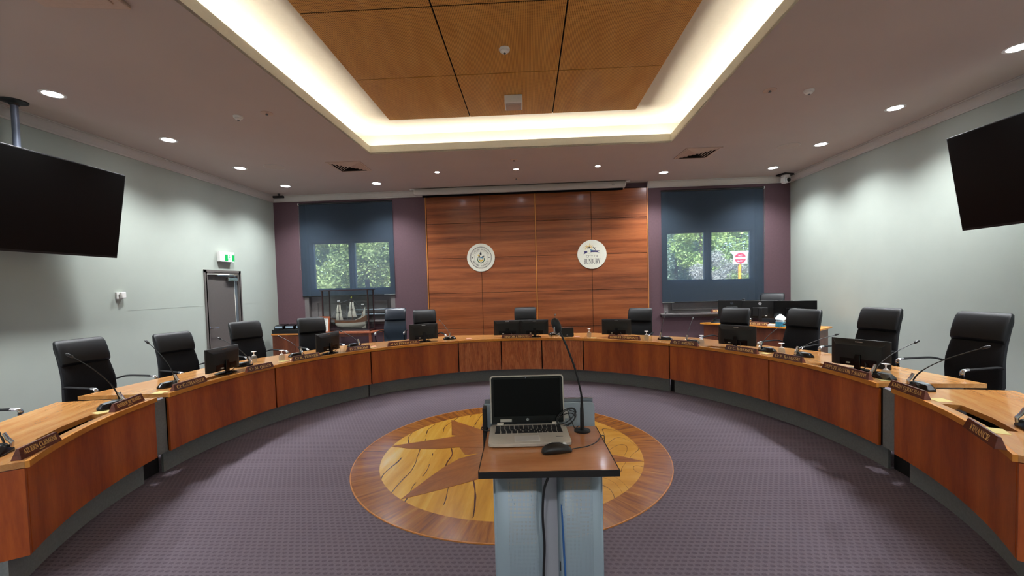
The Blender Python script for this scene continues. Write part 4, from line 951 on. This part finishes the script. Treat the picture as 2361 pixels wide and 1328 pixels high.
for s in (-1, 1): MB().tube([(s * .125 - .014, .113, .019), (s * .125 + .014, .113, .019)], .008, 12).done('hinge', 'laptop_silver', t)
# mouse
t = thing('computer_mouse', 'black computer mouse in front of the laptop on the lectern', 'mouse', (.07, 1.585, LT - .001), R(-76))
rings = []
for u, wd, hh in ((-.060, .020, .010), (-.056, .040, .020), (-.04, .054, .031), (-.015, .061, .037), (.015, .060, .035), (.038, .055, .027), (.053, .042, .017), (.058, .022, .009)):
    rings.append([(x, u, max(.0015, hh * .42 + z * 1.0)) for x, z in [(wd / 2 * math.cos(2 * PI * i / 24), hh * .58 * math.sin(2 * PI * i / 24)) for i in range(24)]])
m = MB(); m.loft(rings); m.done('shell', 'black_plastic', t); m = MB(); m.lathe([(.008, -.003), (.009, 0), (.008, .003)], 16, Tr(0, .03, .0275) @ Ry(90)); m.done('scroll_wheel', 'white_plastic', t)
ml = lambda p: tuple(Rz(76) @ Vector((p[0] - .07, p[1] - 1.585, p[2])))
m = MB(); m.tube(cat([(0, .057, .006)] + [ml(p) for p in ((.15, 1.615, .004), (.195, 1.635, .004), (.235, 1.675, .005), (.262, 1.735, .007), (.278, 1.75, .0), (.272, 1.72, -.03), (.262, 1.70, -.06))], 6), .0018, 6); m.done('mouse_cord', 'black_plastic', t)
# lectern microphone
t = thing('lectern_microphone', 'tall black gooseneck microphone at the right back of the lectern', 'microphone', (.193, 1.815, LT - .001))
m = MB(); m.lathe([(.036, 0), (.036, .004), (.028, .007)], 32); m.done('base_flange', 'black_plastic', t)
m = MB(); m.tube([(0, 0, .004), (0, 0, .06), (0, 0, .105)], [.0095, .0085, .0075], 14); m.done('socket', 'black_plastic', t)
pth = cat([(0, 0, .10), (.0, -.002, .15), (-.008, -.006, .20), (-.03, -.005, .29), (-.062, .0, .38), (-.088, .004, .44)], 6); m = MB(); m.tube(pth, [.0066] * 3 + [.0056] * 4 + [.0043] * (len(pth) - 7), 10); m.done('gooseneck', 'black_plastic', t)
m = MB(); T = Tr(-.103, .006, .47) @ Ry(-22); m.lathe([(.004, -.034), (.013, -.032), (.0175, -.018), (.0195, 0), (.018, .018), (.012, .029), (.004, .033)], 20, T); m.done('foam_head', 'black_plastic', t)
MB().box((-.113, -.0115, .455), (.005, .004, .022), Tr(0, 0, 0)).done('print_mark', 'steel', t)
coil = []
for i in range(60):
    u = i / 59; a = u * 2 * PI * 3.2; coil.append((.125 + .045 * math.cos(a) + .006 * math.sin(u * 17), 1.845 + .012 * math.sin(a) + .004 * math.cos(u * 9), LT + .048 + .038 * math.sin(a + .6) * (1 - .35 * u) + .012 * math.sin(u * 7)))
coil = [(.16, 1.86, LT + .085)] + coil + [(.16, 1.83, LT + .01), (.18, 1.86, LT + .006)]
c0 = Vector(coil[0]); o = MB().tube([Vector(p) - c0 for p in cat(coil, 3)], .0021, 6).done('cable', 'black_plastic'); o.location = c0; tag(o, 'loose black cable coil between laptop and lectern microphone', 'cable')
cable('short black cable plugged into the left side of the laptop', [(-.213, 1.80, LT + .008), (-.232, 1.80, LT + .008), (-.25, 1.805, LT + .012), (-.255, 1.83, LT + .012), (-.24, 1.86, LT + .006), (-.232, 1.875, LT - .01)], .0024, 'black_plastic')

# ------------------------------------------------------------------ sideboard, console table, model ship
t = thing('sideboard', 'low brown cabinet in the left back corner under a black rack', 'cabinet', (-5.26, 8.93, 0))
box('top', (0, 0, .705), (1.06, .46, .03), 'strip_oak', t, .002); box('body', (0, .005, .345), (1.03, .43, .69), 'sideboard', t); box('door_panel', (-.255, -.213, .36), (.5, .012, .62), 'sideboard', t, .002); box('door_panel', (.255, -.213, .36), (.5, .012, .62), 'sideboard', t, .002)
t = thing('console_table', 'brown console table under the left window carrying the ship case', 'table', (-4.04, 8.98, 0), R(1))
m = MB(); m.prism([(-.68, -.22), (.47, -.22), (.74, .2), (-.68, .2)], .69, .72); m.done('top', 'frame_red', t, .002); box('apron', (-.1, -.17, .655), (1.1, .02, .07), 'sideboard', t)
for x, y in ((-.64, -.17), (.42, -.17), (.62, .16), (-.64, .16)): box('leg', (x, y, .345), (.055, .055, .69), 'frame_red', t)
t = thing('device_rack', 'low black tray rack on the sideboard with lit device displays', 'rack', (-5.28, 8.86, .72))
m = MB(); m.box((0, 0, .045), (1.0, .3, .09)); m.done('tray', 'black_plastic', t, .004)
for i in range(4):
    x = -.36 + .24 * i; b = MB().loft([[(x - .1, -.13, .09), (x + .1, -.13, .09), (x + .1, .1, .09), (x - .1, .1, .09)], [(x - .1, -.10, .17), (x + .1, -.10, .17), (x + .1, .1, .2), (x - .1, .1, .2)]]).done('handset', 'black_gloss', t, .003)
    MB().box((x, -.117, .132), (.16, .003, .06), Tr(0, 0, 0)).done('display', 'label_glow', b)
t = thing('framed_certificate', 'red brown framed certificate standing beside the model ship case', 'picture frame', (-4.60, 8.72, .72), R(-14))
MB().fill([[(-.13, 0), (.13, 0), (.13, .36), (-.13, .36)], [(-.098, .035), (.098, .035), (.098, .325), (-.098, .325)]], -.01, .012, Rx(84)).done('frame', 'frame_red', t, smooth=False)
MB().box((0, .18, 0), (.2, .3, .008), Rx(84)).done('certificate', 'paper_white', t)
m = MB()
for k in range(9): m.box((.0, .28 - .024 * k, .0045), (.13 - .02 * (k % 3), .005, .001), Rx(84))
m.done('print_lines', 'ink_grey', t, fix=False)
# glass case
CX, CY, CZ = -4.17, 9.0, .72
t = thing('display_case', 'dark framed glass display case around the model ship', 'display case', (CX, CY, CZ)); cw, cdp, chh = 1.02, .31, .93
box('base', (0, 0, .02), (cw + .06, cdp + .06, .04), 'case_wood', t, .004); box('base_line', (0, -cdp / 2 - .031, .012), (cw + .05, .003, .012), 'cork_pink', t); MB().fill([[(-.545, -.19), (.545, -.19), (.545, .19), (-.545, .19)], [(-.49, -.135), (.49, -.135), (.49, .135), (-.49, .135)]], chh - .023, chh - .001).done('top_frame', 'case_wood', t, smooth=False); box('glass_top', (0, 0, chh - .014), (1.0, .29, .004), 'case_glass', t)
for sx in (-1, 1):
    for sy in (-1, 1): m = MB(); m.lathe([(.02, .04), (.016, .08), (.018, .4), (.016, .85), (.02, chh - .02)], 12, Tr(sx * cw / 2, sy * cdp / 2, 0)); m.done('post', 'case_wood', t)
for c_, s_ in (((0, -cdp / 2, .48), (cw - .04, .004, .86)), ((0, cdp / 2, .48), (cw - .04, .004, .86)), ((-cw / 2, 0, .48), (.004, cdp - .04, .86)), ((cw / 2, 0, .48), (.004, cdp - .04, .86))): box('glass_pane', c_, s_, 'case_glass', t)
t = thing('model_ship', 'model sailing ship with cream sails and white lower hull in the case', 'model ship', (CX + .05, CY, CZ + .0405))
def hullring(x, zt, zb, hw, n=9):
    return [(x, hw * math.cos(PI * i / (n - 1)) if i not in (0, n - 1) else (hw if i == 0 else -hw), zt if i in (0, n - 1) else zt - (zt - zb) * math.sin(PI * i / (n - 1)) ** .7) for i in range(n)]
st = [(-.36, .155, .10, .008), (-.30, .15, .06, .035), (-.20, .148, .045, .055), (-.05, .146, .04, .062), (.10, .15, .045, .06), (.22, .158, .055, .05), (.30, .165, .075, .038), (.33, .17, .09, .03)]
m = MB(); m.loft([hullring(*s_) for s_ in st], True); m.box((.12, 0, .045), (.4, .012, .03)); m.box((.31, 0, .08), (.05, .01, .1)); m.done('lower_hull', 'hull_white', t)
def upring(x, zb, zt, hw): return [(x, hw, zb), (x, hw * 1.02, zt), (x, -hw * 1.02, zt), (x, -hw, zb)]
m = MB(); m.loft([upring(-.37, .15, .215, .01), upring(-.28, .15, .20, .04), upring(-.1, .146, .19, .062), (upring(.1, .15, .195, .06)), upring(.22, .158, .235, .052), upring(.31, .165, .285, .042), upring(.345, .175, .305, .035)]); m.done('upper_hull', 'ship_wood', t)
m = MB(); m.loft([[(.12, q, .205), (.12, q, .215), (.34, q * .7, .315), (.34, q * .7, .305)] for q in (-.062, -.058)], True); m.loft([[(.12, q, .205), (.12, q, .215), (.34, q * .7, .315), (.34, q * .7, .305)] for q in (.062, .058)], True); m.done('stern_rail', 'hull_white', t)
m = MB(); m.tube([(-.33, 0, .2), (-.48, 0, .27)], [.008, .004], 8); m.done('bowsprit', 'ship_wood', t)
m = MB(); m.box((0, 0, .02), (.5, .05, .04)); m.done('stand', 'case_wood', t)
for x, h_ in ((-.26, .60), (.035, .69), (.265, .52)):
    m = MB(); m.tube([(x, 0, .19), (x, 0, h_)], [.007, .003], 8); m.done('mast', 'ship_wood', t)
def sail(x, z0, z1, w0, w1):
    m = MB()
    for s_ in (-1, 1):
        pts = [(x + s_ * .008, z0), (x + s_ * w0, z0), (x + s_ * w1, z1), (x + s_ * .008, z1)]; r_ = []
        for k in range(5):
            u = k / 4; a = Vector((pts[0][0] + (pts[1][0] - pts[0][0]) * u, -.015 - .012 * math.sin(PI * u), z0)); b = Vector((pts[3][0] + (pts[2][0] - pts[3][0]) * u, -.015, z1)); r_.append([a, (a + b) / 2 + Vector((0, -.014, 0)), b, b + Vector((0, .002, 0)), (a + b) / 2 + Vector((0, -.012, 0)), a + Vector((0, .002, 0))])
        m.loft(r_)
    m.done('sail', 'sail', t)
sail(-.26, .215, .37, .085, .06); sail(-.26, .38, .555, .06, .035); sail(.035, .275, .43, .105, .07); sail(.035, .44, .61, .068, .04)
m = MB(); m.prism([(.20, .24), (.32, .31), (.325, .50)], -.017, -.014, Rx(90)); m.done('sail', 'sail', t)
for x, z in ((-.26, .375), (.035, .435)): m = MB(); m.lathe([(.012, -.012), (.028, .008), (.03, .012), (.005, .012)], 14, Tr(x, 0, z)); m.box((x, -.012, z - .01), (.15, .006, .006)); m.done('crows_nest', 'black_plastic', t)
m = MB()
for a, b in (((-.26, .59), (.035, .68)), ((.035, .62), (.265, .30)), ((.035, .66), (.265, .47)), ((-.46, .26), (-.26, .57)), ((-.26, .45), (.02, .25)), ((.035, .60), (.16, .24)), ((-.08, .22), (-.08, .5)), ((-.08, .5), (.0, .5)), ((-.10, .25), (-.10, .56)), ((-.1, .56), (-.24, .57))): m.tube([(a[0], 0, a[1]), (b[0], 0, b[1])], .0018, 5)
m.done('rigging', 'alu', t, fix=False)
MB().prism([(.0, .70), (.035, .74), (.035, .69)], -.002, .002, Rx(90)).done('flag', 'flag_yellow', t); MB().prism([(-.30, .62), (-.24, .63), (-.24, .66), (-.30, .65)], -.002, .002, Rx(90)).done('flag', 'flag_white', t); MB().prism([(.245, .54), (.305, .54), (.305, .565), (.245, .565)], -.002, .002, Rx(90)).done('flag', 'flag_white', t)

# ------------------------------------------------------------------ corner desk on the right
P1, P2 = Vector((3.50, 9.0, 0)), Vector((4.93, 7.42, 0)); dv = (P2 - P1).normalized(); ang = math.atan2(dv.y, dv.x); mid = (P1 + P2) / 2; ln = (P2 - P1).length
t = thing('corner_desk', 'brown desk set across the right back corner with three monitors', 'desk', (mid.x, mid.y, 0), ang)
m = MB(); m.prism([(-ln / 2, 0), (ln / 2, 0), (ln / 2 + .02, .60), (-ln / 2 + .40, .60)], .715, .745); m.done('top', 'desk_lip', t, .002)
box('front_panel', (0, .05, .36), (ln - .12, .02, .71), 'sideboard', t); box('side_panel', (ln / 2 - .05, .32, .36), (.025, .52, .71), 'sideboard', t)
box('side_panel', (-ln / 2 + .06, .22, .36), (.025, .30, .71), 'sideboard', t)
def wide_monitor(name, label, x, y, z, rz, w, h, logo, face='black_plastic'):
    t = thing(name, label, 'monitor', (x, y, z), rz, 'flat monitors on the corner desk'); zb = .13
    m = MB(); m.box((0, 0, zb + h / 2), (w, .022, h)); m.done('housing', face, t, .004); m = MB(); m.box((0, -.022, zb + h * .36), (w * .42, .03, h * .5)); m.done('rear_bulge', face, t, .008)
    box('display', (0, .0125, zb + h / 2), (w - .016, .003, h - .016), 'tv_screen', t)
    m = MB(); m.box((0, -.04, .17), (.06, .02, .32)); m.done('stand_neck', 'black_plastic', t, .004); m = MB(); m.box((0, -.03, .006), (.24, .18, .012)); m.done('stand_base', 'black_plastic', t, .004)
    if logo:
        MB().fill([circ(0, 0, .026, 28), circ(0, 0, .0205, 28)], 0, .002, Tr(0, -.011, zb + h - .06) @ Rx(90)).done('logo_ring', logo, t, smooth=False); MB().box((0, -.012, zb + h - .06), (.03, .002, .010)).done('logo_mark', logo, t)
    MB().box((.1, -.038, zb + .05), (.034, .006, .016)).done('white_plug', 'paper_white', t)
    return t
def on_desk(u, v): return mid + dv * u + Vector((-dv.y, dv.x, 0)) * v
q = on_desk(-.70, .30); wide_monitor('monitor', 'leftmost flat monitor on the corner desk with a faint ring logo', 4.055, 8.76, .745, R(-34), .52, .345, 'pole_grey')
wide_monitor('monitor', 'middle flat monitor on the corner desk with a white ring logo', 4.41, 8.37, .745, R(-24), .62, .345, 'flag_white')
wide_monitor('monitor', 'rightmost flat monitor on the corner desk with no ring logo', 4.86, 8.02, .745, R(-24), .68, .345, None, 'black_gloss')
t = thing('webcam', 'small black webcam clipped between the left and middle corner monitors', 'webcam', (4.21, 8.60, 1.222), R(-28)); m = MB(); m.box((0, 0, .017), (.05, .025, .022)); m.done('body', 'black_plastic', t, .005); m = MB(); m.box((0, .02, -.03), (.02, .012, .08)); m.done('clip', 'black_plastic', t)
q = on_desk(-.05, .05); nameplate('nameplate ending SECRETARY on the front of the corner desk', 'EXECUTIVE SECRETARY', q.x, q.y, math.degrees(ang), .60, .7453, None, 1.2)
nameplate('nameplate beginning INFRA on the right window sill', 'INFRASTRUCTURE', 4.12, 9.33, 0, .50, .931, None, 1.1)
q = on_desk(.42, .09); t = thing('tissue_box', 'blue tissue box with white tissue pulled up on the corner desk', 'tissue box', (q.x, q.y, .7453), ang)
m = MB(); m.box((0, 0, .045), (.13, .12, .09)); m.done('carton', 'teal_box', t, .002); box('carton_rim', (0, 0, .095), (.125, .115, .03), 'tissue', t)
m = MB(); rg = []
for z, r_, k in ((.105, .05, 3), (.13, .095, 2), (.15, .09, 3), (.19, .05, 2), (.225, .012, 3)): rg.append([(r_ * (1 + .18 * math.sin(k * a_ + z * 40)) * math.cos(a_), r_ * .8 * (1 + .2 * math.cos(3 * a_)) * math.sin(a_), z + .01 * math.sin(2 * a_)) for a_ in [2 * PI * i / 20 for i in range(20)]])
m.loft(rg); m.done('tissue', 'tissue', t)
q = on_desk(.29, .07); m = MB(); m.box((0, 0, .02), (.13, .1, .04)); o = m.done('paper_stack', 'paper_white', None, .002); o.location = (q.x, q.y, .7453); o.rotation_euler = (0, 0, ang); tag(o, 'small white paper stack left of the tissue box', 'paper')
q = on_desk(-.78, .18); t = thing('desk_phone', 'black desk phone at the left end of the corner desk', 'phone', (q.x, q.y, .7453), ang); m = MB(); m.loft([[(-.1, -.09, 0), (.1, -.09, 0), (.1, .09, 0), (-.1, .09, 0)], [(-.1, -.085, .02), (.1, -.085, .02), (.1, .08, .07), (-.1, .08, .07)]]); m.done('body', 'black_plastic', t, .004); m = MB(); m.tube(cat([(-.06, -.08, .05), (-.065, 0, .075), (-.06, .08, .09)], 4), .016, 10); m.done('handset', 'black_gloss', t)

# ------------------------------------------------------------------ outside the windows
o = box('ground', (0, 40, -.35), (90, 60, .1), 'earth'); o['label'] = 'brown earth and road verge outside the windows'; o['category'] = 'ground'
def foliage(bl, n, sz, seed):
    rnd = random.Random(seed); vs = []; fs = []
    for _ in range(n):
        c, r_ = rnd.choice(bl); d = Vector((rnd.gauss(0, 1), rnd.gauss(0, 1), rnd.gauss(0, 1))).normalized() * r_ * rnd.uniform(.3, 1.12); p = Vector(c) + d
        a = Vector((rnd.gauss(0, 1), rnd.gauss(0, 1), rnd.gauss(0, .6))).normalized(); b = a.cross(Vector((rnd.gauss(0, 1), rnd.gauss(0, 1), rnd.gauss(0, 1)))).normalized(); s_ = sz * rnd.uniform(.4, 1.2)
        k = len(vs); vs += [p - a * s_, p + b * s_ * .45, p + a * s_, p - b * s_ * .45]; fs.append((k, k + 1, k + 2, k + 3))
    me = bpy.data.meshes.new('foliage'); me.from_pydata(vs, [], fs); return me
def tree(name, label, x, y, h_, r_, mat, n=2600, seed=1, sz=.2, low=.35, grp=None):
    rnd = random.Random(seed); t = thing(name, label, 'tree' if 'tree' in name else 'shrub', (x, y, -.3), 0, grp); bl = []
    for i in range(16): bl.append(((rnd.uniform(-.7, .7) * r_, rnd.uniform(-.5, .5) * r_, h_ * rnd.uniform(low, .9)), r_ * rnd.uniform(.3, .5)))
    mkobj('foliage', foliage(bl, n, sz, seed), mat, t, 0, False); m = MB(); m.tube([(0, 0, -.05), (.05, 0, h_ * .3), (0, .05, h_ * .7)], [.16, .12, .05], 8); m.done('trunk', 'bark', t); return t
tree('broadleaf_tree', 'leafy sunlit tree filling the left half of the left window', -11.2, 20, 6.6, 2.7, 'leaf_a', 15000, 3, .1, .1)
tree('broadleaf_tree', 'leafy tree filling the right half of the left window', -7.9, 19, 6.4, 2.5, 'leaf_a', 15000, 4, .1, .1)
tree('broadleaf_tree', 'dark grey green tree behind the left pane of the right window', 10.0, 30, 8.5, 3.0, 'leaf_b', 12000, 5, .13, .15)
tree('broadleaf_tree', 'bright green tree in the middle of the left pane of the right window', 10.6, 27, 7.5, 1.7, 'leaf_c', 8000, 6, .12, .25)
tree('broadleaf_tree', 'bright green tree behind the no entry sign', 15.0, 31, 9.5, 2.9, 'leaf_c', 12000, 7, .13, .25)
tree('broadleaf_tree', 'dark tree behind the window bar of the right window', 13.0, 34, 9.5, 2.6, 'leaf_b', 9000, 8, .14, .2)
tree('grey_shrub', 'pale grey twiggy shrub low in the left pane of the right window', 9.9, 23.5, 2.9, 1.3, 'leaf_grey', 7000, 9, .07, .3)
tree('grey_shrub', 'grey bare shrub left of the no entry sign', 11.2, 24.5, 3.6, 1.3, 'leaf_grey', 7000, 10, .07, .3)
tree('green_shrub', 'low green shrub at the foot of the no entry sign', 11.0, 22.5, 2.3, .9, 'leaf_a', 5000, 11, .07, .35)
tree('hedge_tree', 'pale tree far behind the right window trees', 19, 40, 12, 5.5, 'leaf_a', 8000, 12, .26, .1)
tree('hedge_tree', 'far tree behind the middle of the right window', 12, 42, 12, 5.5, 'leaf_b', 8000, 13, .26, .1)
tree('hedge_tree', 'far tree behind both trees of the left window', -13, 30, 11, 6, 'leaf_a', 12000, 14, .22, .05)
t = thing('road_sign', 'red and white no entry road sign on an orange post outside', 'road sign', (9.63, 20, -.3), R(-8))
m = MB(); m.tube([(0, .03, 0), (0, .03, 2.68)], .07, 14); m.done('post', 'pole_orange', t)
m = MB(); m.prism([(-.30, 2.67), (.30, 2.67), (.30, 3.18), (-.30, 3.18)], 0, .01, Tr(0, -.06, 0) @ Rx(90)); m.done('plate', 'sign_white', t)
m = MB(); m.prism([(-.45, 3.27), (-.22, 2.97), (.22, 2.97), (.45, 3.27)], 0, .008, Tr(0, -.048, 0) @ Rx(90)); m.done('give_way_plate', 'sign_white', t)
m = MB(); m.prism(circ(0, 2.93, .25, 36), 0, .003, Tr(0, -.071, 0) @ Rx(90)); m.done('red_disc', 'sign_red', t)
m = MB(); m.box((0, -.0755, 2.93), (.46, .004, .085)); m.done('white_bar', 'sign_white', t)
text('lettering', 'NO', 'sign_white', t, .15, .075, .002, Tr(0, -.0745, 3.02) @ Rx(90), False); text('lettering', 'ENTRY', 'sign_white', t, .24, .07, .002, Tr(0, -.0745, 2.76) @ Rx(90), False)
t = thing('parked_car', 'pale car roof low in the left pane of the right window', 'car', (6.3, 18.5, -.3), R(20))
def sec(x, z0, z1, w_): return [(x, -w_, z0), (x, w_, z0), (x, w_ * .95, z1), (x, -w_ * .95, z1)]
m = MB(); m.loft([sec(-2.1, .4, .75, .8), sec(-1.9, .3, .95, .88), sec(0, .28, 1.0, .9), sec(1.9, .3, .95, .88), sec(2.15, .4, .72, .8)]); m.done('body', 'car_paint', t, .06)
m = MB(); m.loft([sec(-1.7, .95, 1.0, .82), sec(-1.1, .95, 1.62, .72), sec(.5, .95, 1.66, .72), sec(1.3, .95, 1.0, .82)]); m.done('cabin_glass', 'car_glass', t, .03); m = MB(); m.box((-.3, 0, 1.68), (1.6, 1.36, .06)); m.done('roof', 'car_paint', t, .03)
for sx in (-1.3, 1.3):
    for sy in (-.85, .85): m = MB(); m.lathe([(.33, -.1), (.33, .1)], 24, Tr(sx, sy, .33) @ Rx(90)); m.done('wheel', 'tyre', t)
o = box('garden_wall', (12.5, 26.2, .3), (9, .3, 1.2), 'wall_block', None, .02); tag(o, 'low pale block wall behind the grey shrubs outside', 'wall')

# ------------------------------------------------------------------ sky and sun
wd = bpy.data.worlds.new('sky'); SC.world = wd; wd.use_nodes = True; nt = wd.node_tree; bg = nt.nodes['Background']; sk = nt.nodes.new('ShaderNodeTexSky'); sk.sky_type = 'NISHITA'; sk.sun_disc = False; sk.sun_elevation = R(50); sk.sun_rotation = R(200); nt.links.new(sk.outputs[0], bg.inputs[0]); bg.inputs[1].default_value = 1.7
sl = bpy.data.lights.new('sun', 'SUN'); sl.energy = 46; sl.angle = R(1); sl.color = (1, .96, .88); so = bpy.data.objects.new('sun', sl); COL.objects.link(so); so.rotation_euler = (R(42), 0, R(-18)); so.location = (0, 0, 20)
try:
    SC.cycles.max_bounces = 8; SC.cycles.transparent_max_bounces = 16; SC.cycles.sample_clamp_indirect = 6
except Exception: pass
